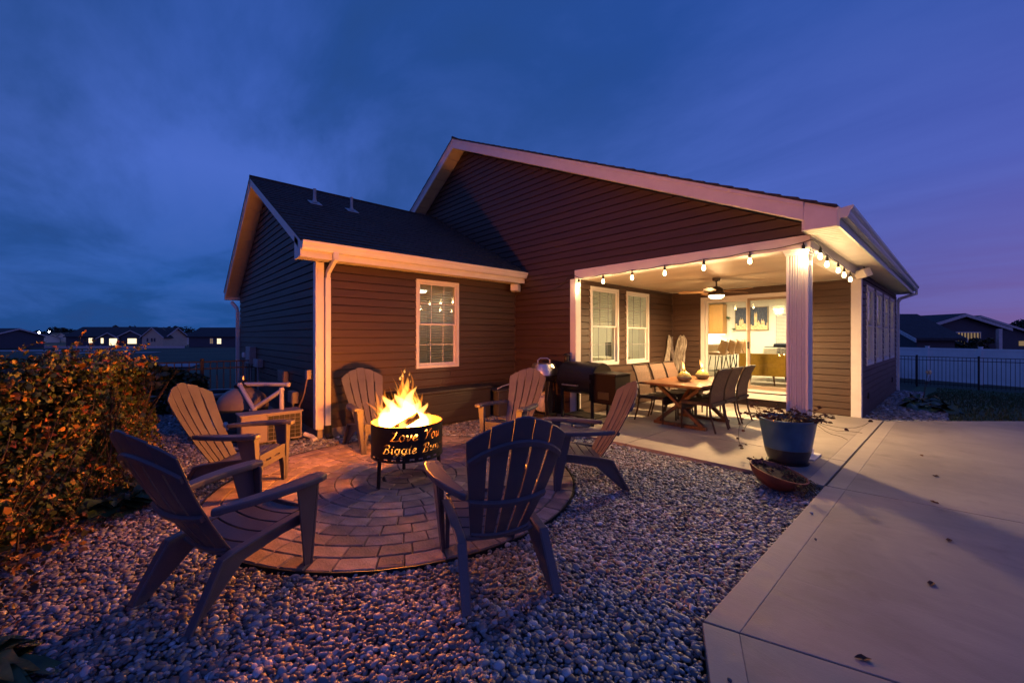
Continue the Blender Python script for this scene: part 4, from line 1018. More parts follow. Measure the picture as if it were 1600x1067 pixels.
    def band(s_of, wd, name, th=.016):
        n = 14; V_ = []; F_ = []
        for k_ in range(n + 1):
            v = -1.0 + 2 * k_ / n; s_ = s_of(v)
            for so_, off in ((-wd / 2, -.0115), (wd / 2, -.0115), (wd / 2 - .006, -.0115 - th), (-wd / 2 + .006, -.0115 - th)): V_.append(bp(s_ + so_, v * .985, off))
        for k_ in range(n):
            for e_ in range(4): F_.append((k_ * 4 + e_, k_ * 4 + (e_ + 1) % 4, (k_ + 1) * 4 + (e_ + 1) % 4, (k_ + 1) * 4 + e_))
        F_ += [(0, 1, 2, 3), tuple(n * 4 + q for q in range(4))]
        MB().add(V_, F_).build(name, mt, t, bevel=.003)
    band(lambda v: .83 - .155 * abs(v) ** 2.0, .05, 'back_rib'); band(lambda v: .37, .05, 'back_rib', .022); band(lambda v: .045, .05, 'back_rib')
    # the upper faces between rib and crown are solid: a web closes the slots there
    return t
chairs = [
 ((-2.212, 1.715), 159, 'dark adirondack chair seen from behind, nearest the camera, fanned back to us'),
 ((-2.975, .665), 113, 'dark adirondack chair at the front left, side-on with its near arm toward the camera'),
 ((-4.40, .90), 50, 'fire-lit orange adirondack chair between the hedge and the pool pump'),
 ((-4.87, 2.235), -4, 'adirondack chair behind the fire pit, against the wall by the white downspout'),
 ((-3.84, 3.33), -72, 'adirondack chair in front of the kettle grill, small and facing the camera'),
 ((-2.685, 3.03), -130, 'reddish adirondack chair on the right, seen side-on at the edge of the concrete slab')]
ch0 = adirondack(chairs[0][2])
for i, (p, a, lb) in enumerate(chairs):
    o = ch0 if i == 0 else copy_tree(ch0)
    o.scale = (1, 1, 1)
    on = .0
    o.location = (p[0], p[1], .028 if i in (2, 3) else .022); o.rotation_euler = (0, 0, R(a)); o['label'] = lb
    if i == 0: o.scale = (1, 1, 1.04)

# ------------------------------------------------------------------ along the west wing wall
db = thing('deck_box', 'long dark storage box standing under the window on the west wall', 'storage box', (-5.80, 3.72, 0))
m = MB(); m.cbox((0, 0, .29), (.42, 1.75, .50), .02); m.build('box_body', 'deck_box', db)
for z in (.14, .26, .38): MB().b2((.211, -.84, z), (.217, .84, z + .100)).build('side_panel', 'deck_box', db, bevel=.003)
MB().cbox((0, 0, .565), (.46, 1.80, .05), .015).build('lid', 'deck_box', db)
bn = thing('cabinet_box', 'small grey lidded bin between the long dark box and the kettle grill', 'bin', (-5.72, 4.92, 0))
MB().cbox((0, 0, .24), (.34, .36, .44), .02).build('body', 'bin_grey', bn)
MB().cbox((0, 0, .475), (.38, .40, .035), .012).build('lid', 'bin_grey', bn)
MB().tube([(.06, -.12, .50), (.12, -.05, .55), (.16, .10, .585)], .012, 8).build('handle', 'vent_grey', bn, smooth=True)

# kettle-style gas grill
kg = thing('kettle_grill', 'domed stainless gas grill with a white gas bottle below, against the gable wall', 'grill', (-4.93, 5.26, SL), R(-48))
KR = .245
MB().lathe([(KR + .004, .735), (KR, .77), (KR * .96, .83), (KR * .84, .90), (KR * .80, .925), (0, .945)], 40, cap=False).build('lid', 'stainless', kg, smooth=True)
MB().tube([(0, -.105, .92), (0, -.105, .985), (0, -.06, 1.02), (0, .06, 1.02), (0, .105, .985), (0, .105, .92)], .010, 8).build('lid_handle', 'stainless', kg, smooth=True)
MB().lathe([(KR + .012, .735), (KR + .012, .715), (KR * .98, .70), (KR * .85, .62), (KR * .55, .565), (0, .56)], 40, cap=False).build('fire_bowl', 'black_enamel', kg, smooth=True)
for a in (10, 100, 190, 280):
    ca, sa = math.cos(R(a)), math.sin(R(a)); MB().tube([(ca * .19, sa * .19, .66), (ca * .215, sa * .215, .0)], .014, 8).build('leg', 'black_steel', kg)
MB().lathe([(.225, .06), (.225, .075), (0, .075)], 28, cap=True).build('shelf', 'black_steel', kg)
m = MB(); m.lathe([(.08, .085), (.125, .10), (.148, .14), (.15, .30), (.135, .345), (.08, .372), (.03, .38)], 28); bt = m.build('gas_bottle', 'tank_white', kg, smooth=True)
MB().lathe([(.075, .375), (.078, .43), (.070, .43), (.068, .378)], 24, cap=False).build('collar', 'tank_white', bt); MB().lathe([(.03, .38), (.03, .40), (.045, .40), (.045, .425), (0, .43)], 12).build('valve', 'terracotta', bt)
m = MB(); m.prism([(.10, .16, .64), (.26, .10, .64), (.30, .06, .30), (.27, .10, .06), (.22, .14, .06), (.16, .17, .30)], (-.05, -.05, .0)); m.build('cover_flap', 'black_enamel', kg, bevel=.01)
MB().tube([(-.02, -.24, .60), (-.05, -.29, .58)], .022, 12).build('control_knob', 'black_steel', kg)

# pellet smoker
sm = thing('pellet_smoker', 'black barrel smoker with a side hopper and chimney on four legs, at the porch corner', 'smoker', (-4.22, 5.44, SL))
m = MB(); pf = []; 
for k in range(25):
    a = R(-20 + 220 * k / 24); pf.append((.275 * math.cos(a), .275 * math.sin(a)))
prof = pf + [(-.20, -.18), (-.06, -.24), (.06, -.24), (.20, -.18)]
m.prism([(-.33, y_, .70 + z_) for y_, z_ in prof], (.73, 0, 0)); m.build('barrel', 'black_enamel', sm, smooth=True)
lid = MB(); n = 15
pl = [(.281 * math.cos(R(55 + 130 * k / 14)), .281 * math.sin(R(55 + 130 * k / 14))) for k in range(15)]
pl2 = [(.270 * math.cos(R(185 - 130 * k / 14)), .270 * math.sin(R(185 - 130 * k / 14))) for k in range(15)]
lid.prism([(-.30, y_, .70 + z_) for y_, z_ in pl + pl2], (.67, 0, 0)); lid.build('lid', 'black_enamel', sm, smooth=True)
MB().prism([(.401, y_ * .97, .70 + z_ * .97) for y_, z_ in prof], (.006, 0, 0)).build('end_plate', 'hopper_paint', sm)
MB().tube([(-.16, -.30, .62), (-.16, -.335, .62), (.14, -.335, .62), (.14, -.30, .62)], .011, 8).build('lid_handle', 'stainless', sm, smooth=True)
m = MB(); m.prism([(.41, -.27, .82), (.41, .14, .82), (.41, .14, .42), (.41, .0, .36), (.41, -.27, .38)], (.40, 0, 0)); m.prism([(.34, -.27, .81), (.34, -.279, .81), (.34, -.279, .40), (.34, -.27, .40)], (.07, 0, 0)); hp = m.build('hopper', 'hopper_paint', sm, bevel=.01)
MB().cbox((.61, -.065, .832), (.43, .44, .022), .006).build('hopper_lid', 'black_enamel', hp)
MB().b2((.50, -.277, .45), (.70, -.271, .56)).build('control_panel', 'cord_black', hp, bevel=.003)
for x_, y_ in ((-.25, -.22), (.36, -.22), (-.25, .20), (.36, .20)): MB().b2((x_ - .02, y_ - .02, .0), (x_ + .02, y_ + .02, .56)).build('leg', 'black_steel', sm, bevel=.003)
m = MB(); m.tube([(-.33, .05, .72), (-.39, .05, .72), (-.39, .05, .80), (-.39, .05, 1.06)], .045, 16); cm = m.build('chimney', 'black_enamel', sm, smooth=True)
MB().lathe([(.085, 1.075), (.03, 1.105), (.0, 1.11)], 20, (-.39, .05, 0)).build('chimney_cap', 'black_enamel', cm)
MB().b2((-.26, -.20, .10), (.37, .19, .115)).build('lower_shelf', 'black_steel', sm)
for x_ in (-.25, .36):
    w_ = MB(); w_.tube([(x_ + .03, .205, .075), (x_ + .07, .205, .075)], .075, 20); w_.build('wheel', 'cord_black', sm)
tag(MB().tube([(-3.86, 5.30, .12), (-3.84, 5.1, .07), (-3.95, 4.95, .062), (-4.1, 5.0, .062), (-4.2, 5.25, .062), (-4.5, 5.5, .063)], .005, 6).build('power_cord', 'cord_black', smooth=True), 'thin black power cord trailing on the slab from the barrel smoker', 'cord')
# ------------------------------------------------------------------ dining set on the porch
tx0, tx1, ty0, ty1, TZ = -3.43, -2.46, 5.86, 7.46, .74
tb = thing('dining_table', 'wooden trestle dining table with crossed legs under the porch fan', 'table', ((tx0 + tx1) / 2, (ty0 + ty1) / 2, SL))
hz = TZ - SL; hw, hl = (tx1 - tx0) / 2, (ty1 - ty0) / 2
for i in range(5):
    a = -hw + 2 * hw * i / 5; b = -hw + 2 * hw * (i + 1) / 5
    MB().b2((a + .0015, -hl + .07, hz - .032), (b - .0015, hl - .07, hz)).build('table_plank', 'wood_table', tb, bevel=.003)
for s in (-1, 1): MB().b2((-hw, s * (hl - .068), hz - .032), (hw, s * hl, hz)).build('breadboard_end', 'wood_table', tb, bevel=.004)
m = MB(); m.b2((-hw + .10, -hl + .16, hz - .10), (-hw + .13, hl - .16, hz - .034)); m.b2((hw - .13, -hl + .16, hz - .10), (hw - .10, hl - .16, hz - .034)); m.build('apron', 'wood_dark', tb)
for s in (-1, 1):
    y_ = s * (hl - .36); q = MB()
    for a in (-1, 1):
        p0 = Vector((-a * .36, y_ + a * .012, .05)); p1 = Vector((a * .34, y_ + a * .012, hz - .06)); d = p1 - p0
        q.box((p0 + p1) / 2, (.075, .05, d.length), d.to_track_quat('Z', 'Y').to_matrix())
    q.box((0, y_, .025), (.82, .08, .05)); q.box((0, y_, hz - .06), (.80, .08, .05)); q.build('trestle', 'wood_dark', tb, bevel=.004)
    d = Vector((0, -s * .42, hz - .40)); p0 = Vector((0, y_, .30)); q = MB(); q.box(p0 + d / 2, (.06, .05, d.length), d.to_track_quat('Z', 'Y').to_matrix()); q.build('brace', 'wood_table', tb, bevel=.003)
MB().b2((-.03, -hl + .36, .27), (.03, hl - .36, .34)).build('stretcher', 'wood_dark', tb, bevel=.003)

def dining_chair(label):
    t = thing('dining_chair', label, 'chair', group='woven dining chairs round the porch table')
    # local: faces +x, rear feet at x=-.05, seat to x=.46
    prof = [(-.06, 0), (.0, .20), (.03, .40), (.015, .60), (-.04, .78), (-.10, .91)]
    def at(z):
        for (xa, za), (xb, zb) in zip(prof, prof[1:]):
            if za <= z <= zb: return xa + (xb - xa) * (z - za) / (zb - za)
        return prof[-1][0]
    for s in (-1, 1):
        MB().tube([(x_, s * .215, z_) for x_, z_ in prof[:3]], .014, 8).build('leg', 'bronze_frame', t, smooth=True)
        MB().tube([(x_, s * .215, z_) for x_, z_ in prof[2:]], .014, 8).build('back_post', 'bronze_frame', t, smooth=True)
        MB().tube([(.45, s * .215, .0), (.45, s * .215, .395)], .014, 8).build('leg', 'bronze_frame', t, smooth=True)
    MB().tube([(prof[-1][0], -.222, .91), (prof[-1][0] - .01, 0, .918), (prof[-1][0], .222, .91)], .015, 8).build('top_rail', 'bronze_frame', t, smooth=True)
    m = MB(); zs_ = [.36 + (.90 - .36) * i / 10 for i in range(11)]
    V_ = [(at(z) + o, y_, z) for z in zs_ for o in (.010, -.010) for y_ in (-.203, .203)]; F_ = []
    for i in range(10):
        q = i * 4; F_ += [(q, q + 1, q + 5, q + 4), (q + 2, q + 6, q + 7, q + 3), (q, q + 4, q + 6, q + 2), (q + 1, q + 3, q + 7, q + 5)]
    F_ += [(0, 2, 3, 1), (40, 41, 43, 42)]
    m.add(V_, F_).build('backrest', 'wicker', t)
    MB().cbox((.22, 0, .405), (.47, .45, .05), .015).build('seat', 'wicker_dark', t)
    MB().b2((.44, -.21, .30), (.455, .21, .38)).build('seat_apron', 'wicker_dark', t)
    return t
d0 = None
DL = ['nearest of the three woven chairs on the window side of the porch table', 'middle of the three woven chairs on the window side of the porch table', 'farthest of the three woven chairs on the window side of the porch table',
      'woven chair nearest the fire pit on the column side of the table, back toward us', 'middle woven chair on the column side of the porch table, back toward us', 'woven chair nearest the glass door on the column side of the table']
for i, (x, y, a) in enumerate(((-3.64, 6.40, 0), (-3.66, 6.98, 0), (-3.66, 7.48, 0), (-2.41, 6.33, 180), (-2.42, 6.86, 180), (-2.41, 7.38, 180))):
    o = dining_chair(DL[0]) if i == 0 else copy_tree(d0)
    if i == 0: d0 = o
    o.location = (x, y, SL); o.rotation_euler = (0, 0, R(a + (random.uniform(-3, 3)))); o['label'] = DL[i]

for i, (x, y, s_) in enumerate(((-2.96, 6.42, 1.0), (-2.92, 7.0, .98))):
    tr = thing('table_torch', ['ceramic oil torch with a flame, nearer one on the dining table', 'ceramic oil torch with a flame, farther one on the dining table'][i], 'oil torch', (x, y, TZ), 0, 'oil torches on the table')
    MB().lathe([(.045 * s_, 0), (.085 * s_, .012), (.112 * s_, .045), (.115 * s_, .065), (.110 * s_, .078)], 28).build('base', 'torch_base', tr, smooth=True)
    MB().lathe([(.110 * s_, .078), (.098 * s_, .10), (.072 * s_, .13), (.045 * s_, .152), (.028 * s_, .165), (.026 * s_, .178), (0, .18)], 28).build('top', 'torch_glaze', tr, smooth=True)
    MB().tube([(0, 0, .17), (0, 0, .20)], .008, 8).build('wick', 'cord_black', tr)
    l = rel(-.045, 0); tongue((0, 0, .185), .15, .027, l, 'torch_flame', tr, seed=50 + i, wob=.3, fat=.3)
    tongue((0, 0, .195), .09, .016, (l[0] * .5, l[1] * .5), 'torch_flame', tr, seed=60 + i, wob=.3)
    lamp('torch_light', (l[0] * .4, l[1] * .4, .27), 4.0, (1.0, .46, .14), .02, parent=tr)

# ------------------------------------------------------------------ ceiling fan
fan = thing('ceiling_fan', 'dark ceiling fan with wooden blades and a lit dome hanging over the dining table', 'ceiling fan', (-2.845, 7.40, ZC + .006))
MB().lathe([(.065, 0), (.062, -.045), (.02, -.06), (.013, -.065), (.013, -.15)], 24).build('mount', 'fan_bronze', fan, smooth=True)
MB().lathe([(.013, -.14), (.05, -.15), (.10, -.185), (.115, -.22), (.13, -.26), (.135, -.30), (0, -.30)], 32).build('motor', 'fan_bronze', fan, smooth=True)
MB().lathe([(.125, -.301), (.118, -.325), (.085, -.350), (0, -.360)], 32).build('light_dome', 'fan_glow', fan, smooth=True)
for k in range(5):
    a = R(-12 + 72 * k); rot = Matrix.Rotation(a, 3, 'Z') @ Matrix.Rotation(R(11), 3, 'X')
    pts = [(.13, -.03), (.20, -.055), (.50, -.07), (.60, -.055), (.62, 0), (.60, .055), (.50, .07), (.20, .055), (.13, .03)]
    P_ = [rot @ Vector((x_, y_, 0)) + Vector((0, 0, -.235)) for x_, y_ in pts]
    MB().prism(P_, (0, 0, .008)).build('blade', 'fan_blade', fan)
    MB().prism([rot @ Vector(p) + Vector((0, 0, -.241)) for p in ((.09, -.02, 0), (.20, -.03, 0), (.20, .03, 0), (.09, .02, 0))], (0, 0, .006)).build('blade_iron', 'fan_bronze', fan)
lamp('fan_lamp', (0, 0, -.375), 230, (1.0, .60, .25), .20, 'AREA', parent=fan)
lamp('fan_lamp', (0, 0, -.42), 22, (1.0, .60, .25), .10, parent=fan)

# ------------------------------------------------------------------ string lights
sl = thing('string_lights', 'string of warm bare bulbs hung along the porch beams', 'string lights', (0, 0, 0))
Yf = YB - .045; Xs = XR + .05
fb = [(-4.42, Yf, 2.335), (-3.92, Yf, 2.345), (-3.39, Yf, 2.350), (-2.863, Yf, 2.358), (-2.312, Yf, 2.365), (-1.753, Yf, 2.380), (-1.20, Yf, 2.40)]
sb = [(Xs, 5.97, 2.395), (Xs, 6.33, 2.345), (Xs, 7.03, 2.345), (Xs, 7.45, 2.325), (Xs, 7.95, 2.31)]
path = [(-5.72, Yf, 2.40), (-5.45, Yf + .02, 2.30), (-5.1, Yf + .02, 2.30), (-4.8, Yf + .02, 2.37), (-4.60, Yf, 2.56)]
hook = lambda p: (p[0], p[1], p[2] + .125)
for a, b in zip(fb, fb[1:]):
    path.append(hook(a)); 
    for t in (.25, .5, .75): path.append((a[0] + (b[0] - a[0]) * t, Yf, a[2] + .125 + (b[2] - a[2]) * t - .030 * (4 * t * (1 - t)) + .01))
path += [hook(fb[-1]), (Xs - .01, Yf - .005, 2.545), (Xs + .01, YB + .10, 2.535)]
for a, b in zip(sb, sb[1:]):
    path.append(hook(a)); path.append(((a[0] + b[0]) / 2, (a[1] + b[1]) / 2, (a[2] + b[2]) / 2 + .115))
path += [hook(sb[-1]), (Xs, 8.35, 2.45)]
# smooth the cord
def smooth(p, it=2):
    p = [Vector(q) for q in p]
    for _ in range(it):
        o = [p[0]]
        for a, b in zip(p, p[1:]): o += [a * .75 + b * .25, a * .25 + b * .75]
        p = o + [p[-1]]
    return p
MB().tube(smooth(path), .0048, 6).build('cord', 'cord_black', sl, smooth=True)
BULB = (1.0, .60, .26)
for x, y, z in fb + sb:
    b = MB().lathe([(.004, .055), (.012, .046), (.022, .012), (.0235, -.002), (.019, -.020), (.008, -.029), (0, -.030)], 18, (x, y, z)).build('bulb', 'bulb_glow', sl, smooth=True)
    MB().lathe([(.0065, .128), (.0075, .10), (.0165, .090), (.0175, .052), (.013, .046)], 14, (x, y, z)).build('socket', 'cord_black', b, smooth=True)
    lamp('bulb_light', (x, y, z - .06), 5.0, BULB, .03, parent=b)

# speakers
def speaker(label, loc, rot, s_=1.0):
    t = thing('outdoor_speaker', label, 'speaker', loc, rot)
    m = MB(); m.prism([(-.06, -.10, -.07), (-.06, .10, -.07), (.07, .075, -.05), (.07, -.075, -.05)], (0, 0, .14)); m.build('shell', 'speaker_shell', t, bevel=.014)
    MB().b2((.071, -.07, -.045), (.076, .07, .075)).build('grille', 'white_trim', t, bevel=.006)
    MB().tube([(-.06, 0, 0), (-.10, 0, .03), (-.10, 0, .10)], .012, 8).build('bracket', 'cord_black', t)
    return t
speaker('white speaker mounted in the corner under the gutter above the fire', (-5.90, 5.47, 2.40), R(-60))
speaker('white speaker tilted under the eave at the end of the string lights', (-1.05, 8.62, 2.46), R(-100)).rotation_euler = (R(12), R(22), R(-110))

# towels on hooks
def towel(label, P0, U, Nn, w, h, seed, mat, stripe):
    q = random.Random(seed); t = thing('towel', label, 'towel', P0, 0, 'towels hung in the porch corner')
    n, mz = 18, 14; V_ = []; F_ = []; U = Vector(U); Nn = Vector(Nn); ph = q.uniform(0, 6)
    for j in range(mz + 1):
        f = j / mz; ww = w * (.42 + .58 * math.sin(math.pi * min(1, f ** .8 * .86))) * (1 + .12 * math.sin(f * 8 + ph))
        for i in range(n + 1):
            g_ = i / n - .5; fold = .012 * math.sin(g_ * 13 + ph + f * 3) * (.5 + f) + .006 * math.sin(g_ * 31 + f * 9) + .024
            V_.append(Vector((0, 0, .05 * abs(math.sin(g_ * 3.14 * 2)) * (1 - f) ** 6)) + U * (g_ * ww + .045 * math.sin(f * 4 + ph)) + Nn * (fold + .012) + Vector((0, 0, -h * f * (1 - .30 * abs(math.sin(g_ * 7 + ph))))))
    for j in range(mz):
        for i in range(n): k_ = j * (n + 1) + i; F_.append((k_, k_ + 1, k_ + n + 2, k_ + n + 1))
    o = MB().add(V_, F_).build('cloth', mat, t, smooth=True); so_ = o.modifiers.new('thickness', 'SOLIDIFY'); so_.thickness = .006
    MB().tube([(0, 0, .0), tuple(Nn * .03 + Vector((0, 0, -.01))), tuple(Nn * .04 + Vector((0, 0, .03)))], .006, 6).build('hook', 'cord_black', t)
towel('pale towel hanging on the window wall at the porch corner', (XP + .02, 8.90, 1.44), (0, 1, 0), (1, 0, 0), .22, 1.02, 3, 'towel', 0)
towel('dark patterned towel between the two pale towels in the porch corner', (XP + .02, 9.12, 1.40), (0, 1, 0), (1, 0, 0), .12, .60, 5, 'towel_stripe', 0)
towel('wide pale towel hanging on the back wall beside the porch corner', (XP + .22, YD - .02, 1.44), (1, 0, 0), (0, -1, 0), .30, 1.04, 4, 'towel', 0)

# ------------------------------------------------------------------ pots at the column
pot = thing('plant_pot', 'large blue glazed pot with a withered plant in front of the porch column', 'plant pot', (-1.30, 5.36, SL))
MB().lathe([(.225, .165), (.243, .28), (.262, .40), (.270, .455), (.285, .475), (.283, .49), (.268, .49), (.256, .46), (.248, .42), (0, .42)], 48, cap=True).build('pot', 'blue_glaze', pot, smooth=True)
MB().lathe([(.165, 0), (.190, .04), (.212, .10), (.226, .164)], 48, cap=True).build('pot_foot', 'dark_glaze', pot, smooth=True)
MB().lathe([(.247, .44), (.15, .455), (0, .46)], 24, cap=True).build('soil', 'soil', pot)
MB().lathe([(.20, .002), (.205, .014), (0, .018)], 32).build('saucer', 'cord_black', pot)
def dry_plant(parent, n, r0, z0, seed, hgt=.22, spread=.5, leafm='dry_leaf', drop=.2, leaves=7, ls=.022):
    q = random.Random(seed); st = MB(); lf = MB()
    for i in range(n):
        a = q.uniform(0, 6.28); r_ = r0 * math.sqrt(q.random()); p = Vector((r_ * math.cos(a), r_ * math.sin(a), z0)); a2 = a + q.uniform(-.7, .7)
        d = Vector((math.cos(a2) * spread, math.sin(a2) * spread, q.uniform(.5, 1.3))).normalized(); path_ = [p.copy()]; L_ = hgt * q.uniform(.5, 1.4)
        for s_ in range(6):
            d = (d + Vector((q.uniform(-.25, .25), q.uniform(-.25, .25), -drop * q.random()))).normalized(); p = p + d * L_ / 6; path_.append(p.copy())
        st.tube(path_, [.003, .0028, .0024, .002, .0018, .0014, .001], 5)
        for _ in range(leaves):
            c_ = path_[q.randint(1, 6)] + Vector((q.uniform(-.012, .012), q.uniform(-.012, .012), q.uniform(-.02, .008))); s_ = ls * q.uniform(.5, 1.3)
            M_ = Matrix.Rotation(q.uniform(0, 6.28), 3, 'Z') @ Matrix.Rotation(q.uniform(-1.4, 1.4), 3, 'X')
            P_ = [M_ @ Vector(v) * s_ + c_ for v in ((-1, 0, 0), (-.4, .55, .25), (.6, .5, .2), (1.1, 0, -.3), (.5, -.5, .25), (-.4, -.6, .2), (0, 0, -.05))]
            lf.add(P_, [(0, 1, 6), (1, 2, 6), (2, 3, 6), (3, 4, 6), (4, 5, 6), (5, 0, 6)])
    st.build('stem', 'stem_brown', parent, kind='stuff'); lf.build('leaf', leafm, parent, kind='stuff')
wp = thing('withered_plant', 'withered brown plant drooping over the rim of the blue pot', 'plant', (-1.30, 5.36, SL))
dry_plant(wp, 46, .24, .46, 2, .24, .9, leaves=9)
# long bare runners reaching out to the right and trailing down to the left
m = MB()
for s_, pts in enumerate(([(.25, .08, .47), (.36, .12, .44), (.48, .14, .43), (.60, .20, .45), (.68, .24, .52)], [(.25, .05, .47), (.40, .06, .40), (.52, .12, .41), (.62, .18, .40)], [(.26, .0, .46), (.38, -.02, .38), (.46, .05, .36), (.52, .05, .33)], [(-.24, -.12, .47), (-.36, -.20, .50), (-.42, -.22, .38), (-.43, -.24, .22), (-.40, -.24, .14)], [(-.22, -.18, .47), (-.30, -.30, .44), (-.34, -.34, .34)])):
    m.tube(smooth(pts, 1), .0019, 5)
m.build('runner', 'stem_brown', wp)
q = random.Random(9); lf = MB()
for c_ in ((-.42, -.22, .38), (-.43, -.24, .22), (-.40, -.24, .14), (-.36, -.20, .16), (-.34, -.34, .34), (-.40, -.21, .45), (.68, .24, .52), (.5, .12, .42), (-.38, -.26, .12)):
    for _ in range(3):
        M_ = Matrix.Rotation(q.uniform(0, 6.28), 3, 'Z') @ Matrix.Rotation(q.uniform(-1.2, 1.2), 3, 'X'); s_ = q.uniform(.015, .028)
        P_ = [M_ @ Vector(v) * s_ + Vector(c_) for v in ((-1, 0, 0), (-.3, .7, .25), (.6, .6, .2), (1.1, 0, -.3), (.5, -.6, .25), (-.4, -.7, .2), (0, 0, -.05))]
        lf.add(P_, [(0, 1, 6), (1, 2, 6), (2, 3, 6), (3, 4, 6), (4, 5, 6), (5, 0, 6)])
lf.build('leaf', 'dry_leaf', wp, kind='stuff')

bowl = thing('terracotta_bowl', 'shallow terracotta bowl of dried plants tipped on the pebbles beside the slab', 'plant bowl', (-1.20, 4.50, .018), R(20))
bowl.rotation_euler = (R(4), R(13), R(30))
MB().lathe([(.10, 0), (.155, .03), (.215, .09), (.245, .145), (.248, .158), (.236, .160), (.228, .146), (.20, .115), (0, .11)], 44).build('bowl', 'terracotta', bowl, smooth=True)
MB().lathe([(.21, .125), (.10, .135), (0, .137)], 24).build('soil', 'soil', bowl)
bp_ = thing('dried_plant', 'dried yellow-green plant spilling over the right side of the terracotta bowl', 'plant', (-1.20, 4.50, .018)); bp_.rotation_euler = (R(4), R(13), R(30))
e_ = bpy.data.objects.new('clump', None); 
pbr('dry_green', (.125, .105, .035), rough=.8, vary=.5, scale=40)
dry_plant(bp_, 20, .17, .13, 21, .10, .9, leaves=8, ls=.016)
q = random.Random(31); st = MB(); lf = MB()
for i in range(46):
    a = q.uniform(-1.3, .9); r_ = .20 * math.sqrt(q.random()); p = Vector((r_ * math.cos(a), r_ * math.sin(a), .135)); d = Vector((math.cos(a) * 1.1, math.sin(a) * 1.0, .7)).normalized(); path_ = [p.copy()]; L_ = q.uniform(.10, .22)
    for s_ in range(6): d = (d + Vector((q.uniform(-.2, .2), q.uniform(-.2, .2), -.28))).normalized(); p = p + d * L_ / 6; path_.append(p.copy())
    st.tube(path_, .0018, 4)
    for c_ in path_[1:]:
        for _ in range(4):
            M_ = Matrix.Rotation(q.uniform(0, 6.28), 3, 'Z') @ Matrix.Rotation(q.uniform(-1.2, 1.2), 3, 'X'); s_ = q.uniform(.006, .013); o_ = Vector((q.uniform(-.012, .012), q.uniform(-.012, .012), q.uniform(-.01, .012)))
            lf.add([M_ @ Vector(v) * s_ + c_ + o_ for v in ((-1, 0, 0), (0, .6, .2), (1.2, 0, 0), (0, -.6, .2))], [(0, 1, 2), (0, 2, 3)])
st.build('stem', 'stem_brown', bp_, kind='stuff'); lf.build('leaf', 'dry_green', bp_, kind='stuff')

# fallen leaves on the patio
FL = ['fallen leaf on the far part of the patio, nearest the gravel bed', 'fallen leaf on the patio just beyond the first control joint pair', 'fallen leaf lying on the patio control joint', 'fallen leaf in the middle of the large patio panel', 'fallen leaf on the patio, second nearest the camera', 'curled brown fallen leaf nearest the camera on the patio']
for i, (x, y) in enumerate(((-.30, 6.78), (-.161, 5.888), (-.143, 4.947), (-.048, 4.091), (-.108, 3.297), (-.281, 2.315))):
    q = random.Random(i); s_ = .026; M_ = Matrix.Rotation(q.uniform(0, 6), 3, 'Z')
    V_ = [M_ @ Vector(v) * s_ for v in ((-1.2, 0, .3), (-.6, .5, .45), (.1, .65, .2), (.7, .4, .5), (1.3, 0, .15), (.6, -.5, .35), (0, -.6, .5), (-.7, -.4, .2), (0, 0, .02))]
    o = MB().add(V_, [(k_, (k_ + 1) % 8, 8) for k_ in range(8)]).build('fallen_leaf', 'dry_leaf'); so_ = o.modifiers.new('thickness', 'SOLIDIFY'); so_.thickness = .0012; o.location = (x, y, SL)
    tag(o, FL[i], 'leaf', 'fallen leaves on the patio')

# ------------------------------------------------------------------ furniture seen through the glass door
F0 = .36
st0 = None
SLb = ['tan bar stool nearest the glass door, rightmost of the row', 'second tan bar stool from the glass door', 'third tan bar stool from the glass door', 'farthest tan bar stool, beside the kitchen cabinet']
for i in range(4):
    if i == 0:
        t = thing('bar_stool', SLb[0], 'stool', group='bar stools at the kitchen counter'); st0 = t
        for k in range(4):
            sx, sy = (1, 1, -1, -1)[k], (1, -1, 1, -1)[k]; MB().tube([(sx * .13, sy * .13, .60), (sx * .21, sy * .21, 0)], .011, 6).build('leg', 'cord_black', t)
        m = MB(); m.tube([(.18, .18, .22), (.18, -.18, .22), (-.18, -.18, .22), (-.18, .18, .22), (.18, .18, .22)], .008, 6); m.build('footrest', 'cord_black', t)
        V_ = []; F_ = []
        for j in range(9):
            f = j / 8; 
            for k in range(9):
                g_ = k / 8 - .5; x_ = -.20 + .36 * min(1, f / .5) if f <= .5 else .16 + .10 * (f - .5) / .5; z_ = .62 if f < .5 else .62 + .34 * (f - .5) / .5
                V_.append((x_ - .10 * (2 * g_) ** 2 * (f > .5), g_ * .42 * (1 - .15 * (f > .8)), z_ + .06 * (2 * g_) ** 2))
        for j in range(8):
            for k in range(8): a = j * 9 + k; F_.append((a, a + 1, a + 10, a + 9))
        o = MB().add(V_, F_).build('seat', 'stool_tan', t, smooth=True); q_ = o.modifiers.new('thickness', 'SOLIDIFY'); q_.thickness = .02
    else: t = copy_tree(st0)
    t.location = (-4.18, 11.0 + .52 * i, F0); t.rotation_euler = (0, 0, R(random.uniform(-6, 6))); t['label'] = SLb[i]
kc = thing('kitchen_island', 'kitchen counter beyond the bar stools', 'counter', (-5.0, 12.0, F0)); MB().b2((-.4, -1.4, 0), (.25, 1.4, .86)).build('body', 'cushion_pale', kc); MB().cbox((0, 0, .88), (.98, 2.95, .04), .01).build('top', 'counter', kc)
cb = thing('wall_cabinet', 'honey oak wall cabinet seen through the left door pane', 'cabinet', (-5.62, 14.32, 1.55))
MB().b2((-.9, -.17, 0), (.38, .17, .98)).build('box', 'cabinet_oak', cb)
for k in range(3): MB().b2((-.88 + .42 * k, -.19, .02), (-.88 + .42 * k + .40, -.171, .96)).build('cabinet_door', 'cabinet_oak', cb, bevel=.01)
